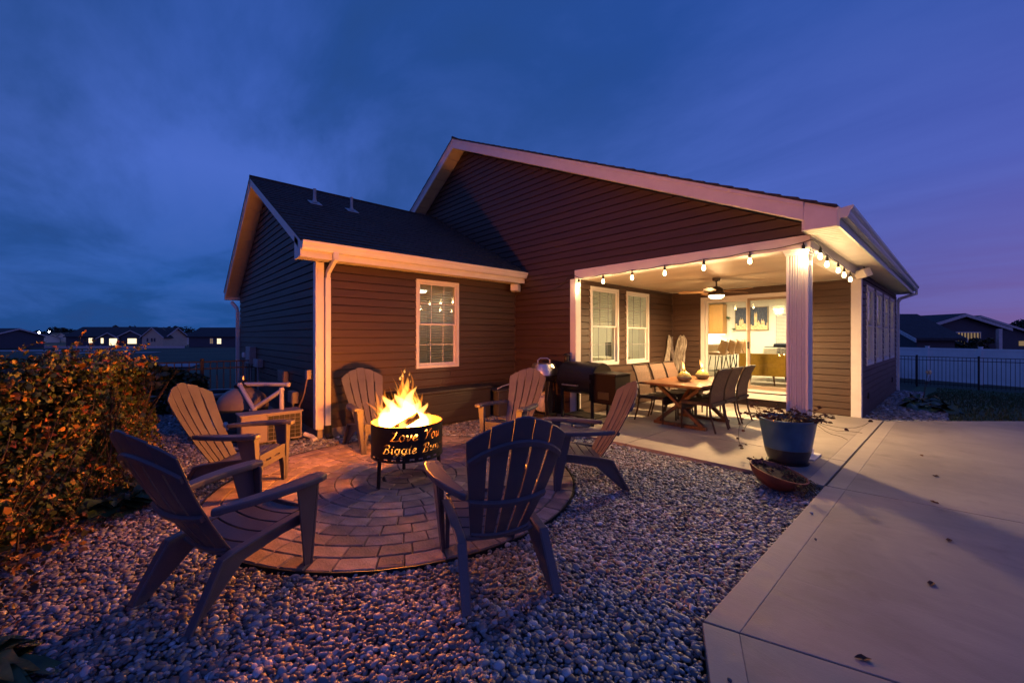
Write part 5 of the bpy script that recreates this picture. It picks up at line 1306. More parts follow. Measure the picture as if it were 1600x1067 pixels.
bc = thing('base_cabinet', 'white kitchen cabinet against the far wall under the oak one', 'cabinet', (-5.7, 14.2, F0)); MB().b2((-.9, -.3, 0), (.55, .29, .84)).build('body', 'cushion_pale', bc); MB().b2((-.92, -.33, .842), (.58, .295, .88)).build('worktop', 'counter', bc)
pa = thing('skyline_painting', 'framed canvas of a cream city skyline under a dark blue sky on the far wall', 'painting', (-4.49, 14.46, 2.03))
MB().b2((-.48, -.03, -.37), (.48, .03, .37)).build('frame', 'frame_gold', pa, bevel=.004)
MB().b2((-.46, -.034, -.35), (.46, -.031, .35)).build('canvas', 'painting_navy', pa)
q = random.Random(12); m = MB(); x = -.46
while x < .455:
    w = q.uniform(.03, .075); h = q.uniform(.12, .24) + (.12 if -.38 < x < -.26 or .26 < x < .36 else 0)
    if .08 < x < .16: h = .50
    x2 = min(.46, x + w); m.b2((x, -.0375, -.35), (x2, -.0345, -.35 + h))
    if h > .22: m.prism([(x + w * .25, -.0375, -.35 + h), (x2 - w * .25, -.0375, -.35 + h), ((x + x2) / 2, -.0375, -.35 + h + .07)], (0, .003, 0))
    x = x2
m.build('skyline', 'painting_cream', pa); m = MB(); [m.box((q.uniform(-.44, .44), -.0355, q.uniform(-.02, .33)), (.006, .002, .006)) for _ in range(45)]; m.build('star', 'painting_cream', pa, kind='stuff')
for i, (x, z, s_) in enumerate(((-5.18, 2.08, .11), (-5.0, 1.70, .08))):
    t = thing('wall_planter', ['round hanging wall planter left of the skyline painting', 'small green wall planter lower left of the skyline painting'][i], 'planter', (x, 14.45, z)); q = random.Random(i)
    MB().lathe([(s_ * .3, -s_ * .9), (s_ * .5, -s_ * .4), (0, -s_ * .4)], 12).build('pot', 'cushion_pale', t)
    m = MB()
    for _ in range(14):
        a = q.uniform(0, 6.28); m.tube([(0, 0, -s_ * .4), (s_ * .5 * math.cos(a), -.02 - s_ * .2 * q.random(), s_ * .2), (s_ * .9 * math.cos(a), -.03, s_ * (.1 + .8 * math.sin(a) * .6))], [.010, .012, .003], 5)
    m.build('foliage', 'hosta_leaf', t)
sf = thing('armchair', 'mustard armchair with wooden legs seen from behind through the glass door', 'armchair', (-3.05, 10.75, F0), R(6))
MB().cbox((0, 0, .33), (.86, .74, .22), .04).build('seat', 'mustard', sf); m = MB(); m.cbox((0, -.36, .46), (.92, .12, .50), .03); m.build('backrest', 'mustard', sf)
for s in (-1, 1):
    MB().cbox((s * .43, 0, .44), (.10, .70, .26), .03).build('armrest', 'mustard', sf)
    for y_ in (-.33, .30): MB().tube([(s * (.34 if y_ > 0 else .22), y_, .23), (s * (.39 if y_ > 0 else .25), y_ * 1.1, 0)], [.024, .013], 8).build('leg', 'wood_dark', sf)
so2 = thing('sofa', 'dark blue sofa with pale cushions by the far window', 'sofa', (-2.72, 12.0, F0), 0)
MB().cbox((0, 0, .30), (1.5, .85, .28), .05).build('seat', 'navy_fabric', so2); MB().cbox((0, .36, .56), (1.6, .18, .56), .05).build('backrest', 'navy_fabric', so2)
for s in (-1, 1): MB().cbox((s * .78, 0, .42), (.16, .85, .40), .05).build('armrest', 'navy_fabric', so2)
for i, (x, mt) in enumerate(((-.60, 'cushion_pale'), (-.30, 'wicker'))):
    c_ = thing('cushion', ['plain pale cushion on the left of the blue sofa', 'woven patterned cushion on the blue sofa'][i], 'cushion', (-2.72 + x, 12.16, F0 + .66))
    MB().cbox((0, 0, 0), (.36, .12, .32), .05, Matrix.Rotation(R(-15), 3, 'X')).build('cover', 'cushion_pale' if i == 0 else 'plaid', c_)
m = thing('throw_blanket', 'navy throw blanket draped over the sofa back', 'blanket', (-2.78, 12.30, F0 + .84)); MB().cbox((-.02, 0, .02), (.95, .26, .12), .05).build('cloth', 'navy_fabric', m)
# far window with blinds and the rooms' own lamps
m = MB(); m.b2((-3.86, 14.44, 1.08), (-2.6, 14.49, 2.18)); fw_ = thing('far_window', 'window with closed pale blinds on the far wall of the living room', 'window', (0, 0, 0)); MB().b2((-3.82, 14.44, 1.05), (-2.6, 14.48, 2.16)).build('frame', 'white_trim', fw_)
m = MB(); z = 1.10
while z < 2.10: m.prism([(-3.78, 14.40, z), (-2.64, 14.40, z), (-2.64, 14.43, z + .030), (-3.78, 14.43, z + .030)], (0, 0, .003)); z += .042
m.build('blind', 'blind', fw_); MB().b2((-3.8, 14.436, 1.07), (-2.62, 14.438, 2.14)).build('backing', 'box_grey', fw_)
def ceil_lamp(label, loc, pw, s_=.16, emi='room_lamp', size=1.0, colr=(1.0, .76, .44)):
    t = thing('ceiling_lamp', label, 'ceiling lamp', loc); MB().lathe([(s_, 0), (s_, -.02), (s_ * .9, -.045), (0, -.06)], 28).build('diffuser', emi, t, smooth=True); MB().lathe([(s_ * 1.08, .0), (s_ * 1.08, -.018), (s_ * 1.001, -.018)], 28, cap=False).build('rim', 'white_trim', t)
    lamp('lamp_light', (0, 0, -.10), pw, colr, size, 'AREA', t, (0, 0, 0)); return t
ceil_lamp('round ceiling lamp lit in the living room beyond the painting', (-3.3, 12.6, 2.655), 185)
ceil_lamp('round ceiling lamp lit over the kitchen counter', (-5.2, 12.2, 2.655), 190)
ceil_lamp('round ceiling lamp lit in the room behind the two porch windows', (-6.2, 7.4, 2.655), 48, colr=(1.0, .78, .42))
ceil_lamp('small ceiling lamp in the bedroom behind the fire-side window', (-8.6, 4.9, 2.545), .8)
uc = thing('under_cabinet_light', 'bright strip of light under the oak wall cabinet', 'light', (-5.6, 14.33, 1.535)); MB().b2((-.85, -.03, -.012), (.36, .03, -.001)).build('strip', 'room_lamp', uc); lamp('strip_light', (-.2, 0, -.03), 16, (1, .85, .6), .5, 'AREA', uc)
# things behind the two porch windows
tv = thing('monitor', 'dark screen on a stand behind the second porch window', 'monitor', (-5.6, 8.35, .98)); MB().cbox((0, 0, .18), (.04, .50, .32), .01).build('screen', 'screen_dark', tv); MB().b2((-.06, -.06, 0), (.06, .06, .02)).build('stand', 'screen_dark', tv)
ds_ = thing('desk', 'pale desk behind the second porch window', 'desk', (-5.65, 8.2, F0)); MB().cbox((0, 0, .60), (.6, 1.1, .04), .01).build('top', 'cushion_pale', ds_)
for a in (-1, 1):
    for b in (-1, 1): MB().b2((a * .26 - .02, b * .5 - .02, 0), (a * .26 + .02, b * .5 + .02, .58)).build('leg', 'cushion_pale', ds_)
wr = thing('wall_wreath', 'round dark wire wreath behind the first porch window', 'wreath', (-5.2, 6.75, 1.90)); m = MB(); m.tube([(0, .17 * math.cos(t), .13 * math.sin(t)) for t in np.linspace(0, 6.283, 24)], .011, 6); m.tube([(0, .09 * math.cos(t), .07 * math.sin(t)) for t in np.linspace(0, 6.283, 18)], .008, 6)
m.tube([(0, 0, .13), (0, 0, .76)], .003, 4); m.build('ring', 'cord_black', wr)

# ------------------------------------------------------------------ pool gear by the west wing gable
hp_ = thing('pool_heat_pump', 'beige heat pump with a gridded fan grille at the house corner', 'heat pump', (-6.34, 1.32, 0))
MB().cbox((0, 0, .235), (.30, .72, .37), .012).build('casing', 'cabinet_metal', hp_)
MB().b2((.151, -.35, .065), (.158, -.07, .405)).build('front_panel', 'cabinet_metal', hp_, bevel=.003)
MB().b2((.1505, -.06, .07), (.154, .34, .40)).build('grille_back', 'cord_black', hp_)
m = MB()
for k in range(7): y_ = -.055 + .39 * k / 6; m.b2((.155, y_ - .0016, .07), (.164, y_ + .0016, .40))
for k in range(7): z_ = .072 + .325 * k / 6; m.b2((.1575, -.058, z_ - .0016), (.1625, .338, z_ + .0016))
m.build('grille', 'box_grey', hp_); m = MB(); m.b2((.151, -.066, .40), (.168, .352, .412)); m.b2((.151, .340, .058), (.168, .352, .3995)); m.b2((.151, -.066, .058), (.168, .3395, .068)); m.build('grille_frame', 'cabinet_metal', hp_)
MB().cbox((0, 0, .428), (.33, .75, .018), .005).build('top_cover', 'cabinet_metal', hp_)
for s in (-1, 1): MB().b2((-.15, s * .28 - .03, 0), (.15, s * .28 + .03, .05)).build('foot', 'cord_black', hp_)
sfl = thing('sand_filter', 'domed sand filter tank with white pipes beside the heat pump', 'sand filter', (-7.32, 1.16, 0))
MB().lathe([(.28, 0), (.31, .04), (.325, .12), (.335, .40)], 36).build('base', 'filter_base', sfl, smooth=True)
MB().lathe([(.345, .39), (.335, .47), (.29, .56), (.21, .63), (.12, .675), (.10, .69), (0, .69)], 36).build('dome', 'filter_shell', sfl, smooth=True)
MB().lathe([(.11, .68), (.115, .73), (.07, .76), (.05, .80), (0, .805)], 20).build('valve_head', 'cord_black', sfl, smooth=True)
MB().lathe([(.03, 0), (.028, .06), (0, .065)], 12, (.02, 0, .80)).build('pressure_gauge', 'stainless', sfl, smooth=True)
def pipe(path_, r_=.030, name='pvc_pipe'): return MB().tube(path_, r_, 12).build(name, 'pvc', sfl, smooth=True)
def lj(p): return (p[0], p[1], p[2])
pipe([(.06, .02, .735), (.30, .22, .74), (.62, .47, .745)]); pipe([(.10, -.05, .735), (.36, .00, .56), (.60, .05, .41)])
pipe([(.90, .32, .70), (.72, .18, .56), (.50, .02, .40)]); pipe([(.90, .32, .71), (.90, .32, .36)])
for c_ in ((.90, .32, .71), (.62, .47, .745), (.10, -.05, .735)): MB().lathe([(.0, -.036), (.028, -.03), (.038, 0), (.028, .03), (0, .036)], 12, c_).build('elbow', 'pvc', sfl, smooth=True)
pump = thing('pool_pump', 'low white-fitted pump between the sand filter and the heat pump', 'pump', (-6.62, .86, 0))
MB().tube([(0, -.1, .12), (0, .25, .12)], .085, 16).build('motor', 'cord_black', pump, smooth=True); MB().tube([(.02, -.13, .12), (.02, -.20, .12)], .05, 14).build('union', 'pvc', pump, smooth=True); MB().tube([(.0, -.1, .24), (-.3, -.12, .26), (-.7, -.05, .28)], .028, 10).build('pvc_pipe', 'pvc', pump, smooth=True); MB().b2((-.09, -.12, 0), (.09, .26, .03)).build('foot', 'cord_black', pump)
MB().tube([(.0, .0, .2), (.0, .0, .26), (-.05, .0, .28)], .03, 10).build('elbow', 'pvc', pump, smooth=True)
wp_ = tag(MB().tube([(-6.16, 1.70, .10), (-6.10, 1.78, .06), (-6.0, 1.80, .035), (-5.97, 1.74, .03)], .032, 12).build('drain_pipe', 'pvc', smooth=True), 'short white drain pipe lying on the gravel at the house corner', 'pipe')
ac = thing('air_conditioner', 'dark round-topped air conditioner unit behind the sand filter', 'air conditioner', (-8.15, .90, 0))
MB().lathe([(.37, .0), (.37, .04), (.36, .05), (.36, .52)], 36).build('coil', 'filter_base', ac); MB().lathe([(.385, .50), (.39, .545), (.37, .565), (.30, .56), (.29, .545)], 36, cap=False).build('top_ring', 'brushed_grey', ac, smooth=True)
m = MB()
for k in range(9):
    r_ = .05 + .03 * k; m.tube([(r_ * math.cos(t), r_ * math.sin(t), .56) for t in np.linspace(0, 6.283, 28)], .003, 4)
m.build('fan_guard', 'cord_black', ac); MB().lathe([(.30, .50), (0, .50)], 24, cap=True).build('fan_well', 'cord_black', ac)
m = MB()
for k in range(48): a = 6.283 * k / 48; m.tube([(.366 * math.cos(a), .366 * math.sin(a), .06), (.366 * math.cos(a), .366 * math.sin(a), .50)], .003, 4)
m.build('coil_guard', 'cord_black', ac)
def wallbox(name, label, x0, x1, z0, z1, d, mat, cat):
    t = thing(name, label, cat, ((x0 + x1) / 2, YL - .018 - d / 2, (z0 + z1) / 2)); w_, h_ = (x1 - x0) / 2, (z1 - z0) / 2
    MB().cbox((0, 0, 0), (w_ * 2, d, h_ * 2), .008).build('case', mat, t); MB().b2((-w_ * .85, -d / 2 - .006, -h_ * .9), (w_ * .85, -d / 2 - .0005, h_ * .55)).build('cover', mat, t, bevel=.002)
    if z0 > .3: MB().tube([(0, 0, -h_), (0, 0, -z0 - h_ + .12)], .014, 8).build('conduit', 'box_grey', t)
    return t
wallbox('electric_meter_box', 'tall grey meter box high on the dark gable wall of the wing', -10.45, -10.0, .88, 1.24, .12, 'box_grey', 'meter box')
wallbox('junction_box', 'small pale junction box left of the tall meter box', -11.0, -10.75, .99, 1.10, .10, 'pvc', 'junction box')
wallbox('disconnect_box', 'grey disconnect box right of and below the meter box', -9.75, -9.35, .84, 1.0, .10, 'box_grey', 'switch box')
wallbox('cable_box', 'brown square box on the wall above the white pipes', -7.86, -7.46, .70, .89, .08, 'box_brown', 'cable box')
wallbox('timer_box', 'beige timer box low on the wall above the heat pump', -7.17, -6.90, .42, .60, .09, 'cabinet_metal', 'timer box')
ob = thing('outdoor_socket', 'covered outdoor socket by the corner trim with a cable plugged in', 'socket', (-6.30, YL - .05, .91)); MB().cbox((0, 0, 0), (.10, .07, .13), .01).build('cover', 'cabinet_metal', ob)
tag(MB().tube(smooth([(-6.30, YL - .07, .85), (-6.31, YL - .09, .70), (-6.40, YL - .10, .55), (-6.52, YL - .12, .42), (-6.55, YL - .15, .25), (-6.5, 1.65, .1)]), .010, 7).build('extension_cable', 'box_brown', smooth=True), 'beige cable hanging from the corner socket down behind the heat pump', 'cable')
# ------------------------------------------------------------------ fences
def picket_fence(label, p0, p1, z0, h, post_at, mat='fence_black', gap=.10, group=None, loc_z=0, firelit=()):
    p0 = Vector((*p0, 0)); p1 = Vector((*p1, 0)); d = (p1 - p0); L_ = d.length; d.normalize()
    t = thing('metal_fence', label, 'fence', (p0.x, p0.y, z0), math.atan2(d.y, d.x), group)
    for z in (h - .015, h - .15, .12): MB().b2((0, -.012, z - .012), (L_, .012, z + .012)).build('rail', mat, t)
    x = 0; me = None; 
    while x < L_:
        if me is None:
            o = MB().b2((-.0075, -.0075, .03), (.0075, .0075, h - .02)).build('picket', mat, t); me = o.data
        else:
            o = bpy.data.objects.new('picket', me); C.objects.link(o); o.parent = t
        o.location = (x, 0, 0); x += gap
    pm = None
    for x in post_at:
        if pm is None:
            pm = MB().b2((-.028, -.028, -.2), (.028, .028, h + .03)).b2((-.034, -.034, h + .031), (.034, .034, h + .05)).build('post', mat, t); o = pm
        else: o = pm.copy(); C.objects.link(o)
        o.location = (x, 0, 0)
    return t
picket_fence('black metal picket fence across the lawn in front of the white fence', (-4.4, 24.70), (6.2, 24.0), -.62, 1.25, [1.44, 3.18, 4.92, 6.66, 8.4, 10.1], gap=.112)
picket_fence('low metal fence overgrown with vines between the hedge and the wing', (-10.05, YL - .03), (-10.05, -1.4), -.05, 1.02, [.9, 2.6], 'firelit_fence', gap=.11)
wf = thing('vinyl_fence', 'solid white vinyl fence behind the black picket fence', 'fence', (-8.0, 31.8, -.72), math.atan2(-1.63, 4.14))
x = 0
while x < 20:
    for k in range(10): MB().b2((x + .05 + .175 * k, -.015, .10), (x + .05 + .175 * k + .170, .015, 1.52)).build('board', 'fence_white', wf)
    MB().b2((x + .05, -.03, 1.521), (x + 1.80, .03, 1.62)).build('top_rail', 'fence_white', wf, bevel=.005); MB().b2((x + .05, -.03, .02), (x + 1.80, .03, .10)).build('bottom_rail', 'fence_white', wf)
    MB().b2((x - .06, -.06, -.3), (x + .05, .06, 1.68)).b2((x - .075, -.075, 1.681), (x + .065, .075, 1.71)).build('post', 'fence_white', wf); x += 1.86

# ------------------------------------------------------------------ foliage
LEAF = np.array([(-1, 0, 0), (-.25, .62, .18), (.45, .50, .12), (1.15, 0, -.18), (.45, -.50, .12), (-.25, -.62, .18)])
LF = np.array([(0, 1, 5), (1, 2, 5), (2, 4, 5), (2, 3, 4)])
def leaves(name, pts, size, cols, w, parent=None, seed=1, mat='leafage', nz=.6, kind='stuff', shade=.25):
    rg = np.random.RandomState(seed); n = len(pts); a, b, c = rg.uniform(0, 6.283, n), rg.normal(0, nz, n), rg.uniform(0, 6.283, n); s = size * rg.lognormal(0, .35, n)
    ca, sa, cb, sb, cc, sc2 = np.cos(a), np.sin(a), np.cos(b + .5), np.sin(b + .5), np.cos(c), np.sin(c); Z = np.zeros(n); O = np.ones(n)
    Rz = np.stack([ca, -sa, Z, sa, ca, Z, Z, Z, O], 1).reshape(n, 3, 3); Ry = np.stack([cb, Z, sb, Z, O, Z, -sb, Z, cb], 1).reshape(n, 3, 3); Rx = np.stack([O, Z, Z, Z, cc, -sc2, Z, sc2, cc], 1).reshape(n, 3, 3)
    W = np.einsum('nij,kj->nki', Rz @ Ry @ Rx, LEAF) * s[:, None, None] * (1 + rg.uniform(-.15, .15, (n, 6, 1))) + np.asarray(pts)[:, None, :]
    cols = np.asarray(cols); T = cols[rg.choice(len(cols), n, p=np.array(w) / sum(w))] * rg.uniform(1 - shade, 1 + shade, (n, 1))
    F_ = (LF[None] + (np.arange(n) * 6)[:, None, None]).reshape(-1, 3)
    return npmesh(name, W.reshape(-1, 3), F_, mat, parent, smooth=False, tint=np.repeat(T, 6, 0), kind=kind)
rg = np.random.RandomState(12)
def hfront(x): return np.interp(x, [-10.5, -9, -6.6, -5.2, -4.6, -4.0, -3.2, -2.5], [.15, .08, -.06, -.22, -.42, -.72, -1.0, -1.2])
def htop(x): return np.interp(x, [-10.5, -9, -7.8, -6.8, -4.5, -2.5], [.7, .8, .95, 1.13, 1.22, 1.16])
hd = thing('hedge', 'autumn vine hedge of orange and green leaves along the left edge of the gravel', 'hedge', (0, 0, 0))
P_ = []
n = 130000
X = -2.7 - 5.3 * rg.random(n) ** 1.2
u = rg.random(n); dens = np.array([noise.noise(Vector((x_ * 1.6, v * 2.2, 3.0))) for x_, v in zip(X, u)])
top = htop(X) + .14 * np.array([noise.noise(Vector((x_ * 2.3, 0, 7))) for x_ in X]) + .05 * np.array([noise.noise(Vector((x_ * 9, 1, 7))) for x_ in X])
fr = hfront(X) + .26 * np.array([noise.noise(Vector((x_ * 1.8, v * 1.7, 1))) for x_, v in zip(X, u)])
Zz = np.where(rg.random(n) < .68, u * top, top * (1 - np.abs(rg.normal(0, .03, n))))
depth_ = np.where(Zz < top * .93, np.abs(rg.normal(0, .10, n)), rg.uniform(0, 1.0, n))
bulge = -.06 * ((Zz / top - .45) * 1.5) ** 2
Y = fr + bulge - depth_
keep = (dens > -.12) | (rg.random(n) < .16) | ((Zz < .35) & (rg.random(n) < .5))
pts = np.stack([X, Y, Zz], 1)[keep]
# loose sprays above and in front
m2 = 2200; xs2 = rg.uniform(-7.4, -3, m2); sp = np.stack([xs2, hfront(xs2) - rg.uniform(-.16, .8, m2), htop(xs2) - .03 + np.abs(rg.normal(0, .055, m2))], 1)
pts = np.vstack([pts, sp])
AUT = [(.04, .075, .022), (.075, .12, .026), (.18, .17, .035), (.36, .18, .03), (.28, .08, .02), (.12, .055, .02), (.42, .30, .07), (.05, .04, .02)]
near = pts[:, 0] > -6.4
leaves('foliage', pts[near], .0165, AUT, [.32, .24, .11, .09, .06, .06, .04, .08], hd, 3)
leaves('foliage', pts[~near][::2], .034, AUT, [.36, .24, .10, .08, .07, .06, .02, .07], hd, 4)
m = MB(); q = random.Random(8)
for i in range(70):
    x = q.uniform(-7.4, -3.2); y = float(hfront(x)) - q.uniform(-.04, .25); p = Vector((x, y, 0)); d = Vector((q.uniform(-.25, .25), q.uniform(-.1, .3), 1)).normalized(); path_ = [p.copy()]
    for s_ in range(8): d = (d + Vector((q.uniform(-.35, .35), q.uniform(-.25, .25), .08))).normalized(); p = p + d * q.uniform(.10, .17); path_.append(p.copy())
    m.tube(path_, [.007, .006, .006, .005, .004, .004, .003, .002, .001], 4)
m.build('stem', 'stem_brown', hd, kind='stuff')
# arching shoots that break the outline and spill on to the stones
q = random.Random(18); sh = MB(); lp = []
for i in range(150):
    low = i % 3 == 0; x = q.uniform(-7.0, -2.9); y = float(hfront(x)) - (.0 if low else q.uniform(0, .6)); p = Vector((x, y, q.uniform(.15, .5) if low else float(htop(x)) - .08))
    d = Vector((q.uniform(-.5, .5), q.uniform(.5, 1.0), q.uniform(-.1, .35))).normalized() if low else Vector((q.uniform(-.6, .6), q.uniform(-.2, .6), 1)).normalized(); path_ = [p.copy()]; L_ = q.uniform(.15, .45)
    for s_ in range(9):
        d = (d + Vector((q.uniform(-.15, .15), q.uniform(-.1, .15), -.24 if low else -.16))).normalized(); p = p + d * L_ / 9; p.z = max(p.z, .03); path_.append(p.copy())
        for _ in range(3): lp.append(tuple(p + Vector((q.uniform(-.02, .02), q.uniform(-.02, .02), q.uniform(-.015, .02)))))
    sh.tube(path_, [.0032, .003, .0028, .0025, .0022, .002, .0018, .0015, .0012, .001], 4)
sh.build('shoot', 'stem_brown', hd, kind='stuff'); leaves('foliage', np.array(lp), .015, AUT, [.26, .22, .14, .14, .08, .08, .06, .02], hd, 11)
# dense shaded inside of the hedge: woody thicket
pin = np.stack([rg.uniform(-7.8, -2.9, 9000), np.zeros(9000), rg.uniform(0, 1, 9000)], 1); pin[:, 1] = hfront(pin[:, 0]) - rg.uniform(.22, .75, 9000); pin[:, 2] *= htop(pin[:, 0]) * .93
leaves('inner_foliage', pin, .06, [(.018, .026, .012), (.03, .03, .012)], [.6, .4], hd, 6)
# vines on the low fence
vn = thing('fence_vine', 'dark green vine climbing the low metal fence beyond the hedge', 'vine', (0, 0, 0))
k = 5600; vy = rg.uniform(-1.2, 1.0, k); hv = 1.08 - .30 * np.clip(vy + .35, 0, 1.4) ** 1.2
pv = np.stack([-10.0 + rg.normal(0, .10, k), vy, rg.uniform(0, 1, k) ** .8 * hv], 1)
leaves('foliage', pv, .042, [(.022, .045, .020), (.045, .075, .024), (.14, .08, .02)], [.6, .33, .07], vn, 7)
# leaf litter and low growth at the hedge foot
k = 900; lx_ = rg.uniform(-5.0, -2.6, k); ll = np.stack([lx_, hfront(lx_) + np.abs(rg.normal(0, .20, k)), rg.uniform(.02, .06, k)], 1)
tag(leaves('leaf_litter', ll, .018, [(.20, .10, .03), (.12, .05, .02), (.06, .035, .02), (.10, .10, .03)], [.35, .3, .2, .15], None, 9), None, None, None, 'stuff')
m = MB(); q = random.Random(5)
for i in range(60):
    x = q.uniform(-4.6, -3.0); y = float(hfront(x)) + abs(q.gauss(0, .2)); a = q.uniform(0, 6.28); L_ = q.uniform(.08, .30); m.tube([(x, y, .03), (x + L_ * .5 * math.cos(a), y + L_ * .5 * math.sin(a), .045 + q.uniform(0, .03)), (x + L_ * math.cos(a), y + L_ * math.sin(a), .03)], .0022, 4)
m.build('twig_litter', 'stem_brown', kind='stuff')

def hosta(label, loc, n, size, seed, mat='hosta_leaf', yellow=.15, flower=0, up=.5, scale_leaf=1.0):
    q = random.Random(seed); t = thing('hosta', label, 'plant', loc)
    for i in range(n):
        a = 2.4 * i + q.uniform(-.3, .3); ring_ = (i / n) ** .6; L_ = size * q.uniform(.75, 1.1) * (.55 + .5 * ring_); w = L_ * .30 * scale_leaf * q.uniform(.8, 1.15); lift = up * (1.15 - ring_ * .85) * q.uniform(.8, 1.2)
        V_ = []; F_ = []; ns = 7
        for s_ in range(ns + 1):
            f = s_ / ns; r_ = L_ * (f * .95); z = L_ * lift * math.sin(min(1, f * 1.15) * math.pi * .62) * 1.3 - L_ * .30 * f * f * (1.2 - lift)
            ww = 0.012 if f < .28 else w * math.sin(math.pi * ((f - .28) / .72) ** .75) + .002
            for e2, dz in ((-1, .28), (-.5, .06), (0, -.02), (.5, .06), (1, .28)):
                V_.append((r_ + .02 * L_ * math.sin(s_ * 2.1 + i), e2 * ww, max(.012, z + dz * ww + (abs(e2) > .7) * .022 * L_ * math.sin(s_ * 3.3 + i * 2 + e2))))
        for s_ in range(ns):
            for e2 in range(4): k_ = s_ * 5 + e2; F_.append((k_, k_ + 1, k_ + 6, k_ + 5))
        M_ = Matrix.Rotation(a, 3, 'Z'); V_ = [M_ @ Vector(v) for v in V_]
        MB().add(V_, F_).build('leaf', 'hosta_yellow' if q.random() < yellow else mat, t, smooth=True)
    for i in range(flower):
        a = q.uniform(0, 6.28); MB().tube([(0, 0, 0), (.05 * math.cos(a), .05 * math.sin(a), size * .8), (.12 * math.cos(a), .12 * math.sin(a), size * 1.35)], [.006, .004, .003], 6).build('flower_stem', 'stem_brown', t)
        MB().lathe([(.0, 0), (.022, .03), (.03, .07), (.018, .10), (0, .115)], 10, (.12 * math.cos(a), .12 * math.sin(a), size * 1.35)).build('flower_head', 'cushion_pale', t, smooth=True)
    return t
hosta('broad-leaved hosta with yellowing leaves at the hedge foot beside the dark front-left chair', (-4.72, -.12, 0), 24, .34, 3, yellow=.3)
hosta('dark hosta clump filling the bottom left corner of the picture', (-2.68, -.56, 0), 70, .34, 5, yellow=.10, scale_leaf=.7)
hosta('low hosta clump in the gravel under the hedge, behind the yellowing one', (-5.35, -.10, 0), 18, .28, 6, yellow=.1)
hosta('wide hosta with drooping leaves in the bed between the house and the lawn', (-.42, 11.6, -.03), 30, .62, 7, yellow=.12, up=.35)
hosta('hosta with a dried flower spike behind the wide one by the lawn', (-.55, 12.7, -.06), 20, .50, 8, yellow=.1, flower=2, up=.5)

# grass blades on the lawn
k = 26000; gx = rg.uniform(-1.2, 9, k); gy = 9.9 + (rg.random(k) ** 1.6) * 14
ok = (gy > 9.35 + 1.095 * (gx + .84)) & ((gx > -.15) | (gy > 13.0)) & (gx > -.6); gx, gy = gx[ok], gy[ok]; k = len(gx)
gz = np.array([ground_z(a, b) for a, b in zip(gx, gy)]); a = rg.uniform(0, 6.28, k); hh = rg.uniform(.03, .08, k); w = .006 + .0006 * gy
b0 = np.stack([gx, gy, gz], 1); dx = np.stack([np.cos(a) * w, np.sin(a) * w, 0 * a], 1); tip = b0 + np.stack([rg.normal(0, .02, k), rg.normal(0, .02, k), hh], 1)
V_ = np.stack([b0 - dx, b0 + dx, tip], 1).reshape(-1, 3); T = np.array([(.035, .075, .022), (.055, .095, .028), (.07, .08, .03)])[rg.choice(3, k)] 
npmesh('grass', V_, np.arange(3 * k).reshape(-1, 3), 'grass_blade', smooth=False, tint=np.repeat(T, 3, 0), kind='stuff')

# ------------------------------------------------------------------ trees and houses beyond
def tree(label, loc, h, w, seed, n=1500, size=.35, name='tree', col=((.012, .020, .012), (.022, .032, .018)), group=None):
    t = thing(name, label, 'tree', loc, 0, group); q = np.random.RandomState(seed)
    MB().tube([(0, 0, -.5), (.05, 0, h * .3), (.0, .1, h * .7)], [w * .05, w * .04, w * .015], 8).build('trunk', 'bark', t)
    m = MB()
    for _ in range(7): a = q.uniform(0, 6.28); m.tube([(0, 0, h * q.uniform(.25, .5)), (w * .2 * math.cos(a), w * .2 * math.sin(a), h * .6), (w * .34 * math.cos(a), w * .34 * math.sin(a), h * q.uniform(.65, .9))], [w * .02, w * .012, w * .005], 5)
    m.build('limb', 'bark', t)
    cen = np.stack([q.normal(0, w * .22, 16), q.normal(0, w * .22, 16), h * q.uniform(.35, .88, 16)], 1); pick = cen[q.randint(0, 16, n)]
    d = q.normal(0, 1, (n, 3)); d /= np.linalg.norm(d, axis=1)[:, None]; rr_ = q.uniform(.5, 1.0, (n, 1)) ** .5 * w * .17
    leaves('crown', pick + d * rr_ * np.array([1, 1, .8]), size, col, [.6, .4], t, seed)
    return t
def at(px, d, z=0):
    s_ = (px - 800) / 638.4 * d; return (FWD.x * d + RGT.x * s_, FWD.y * d + RGT.y * s_, z)
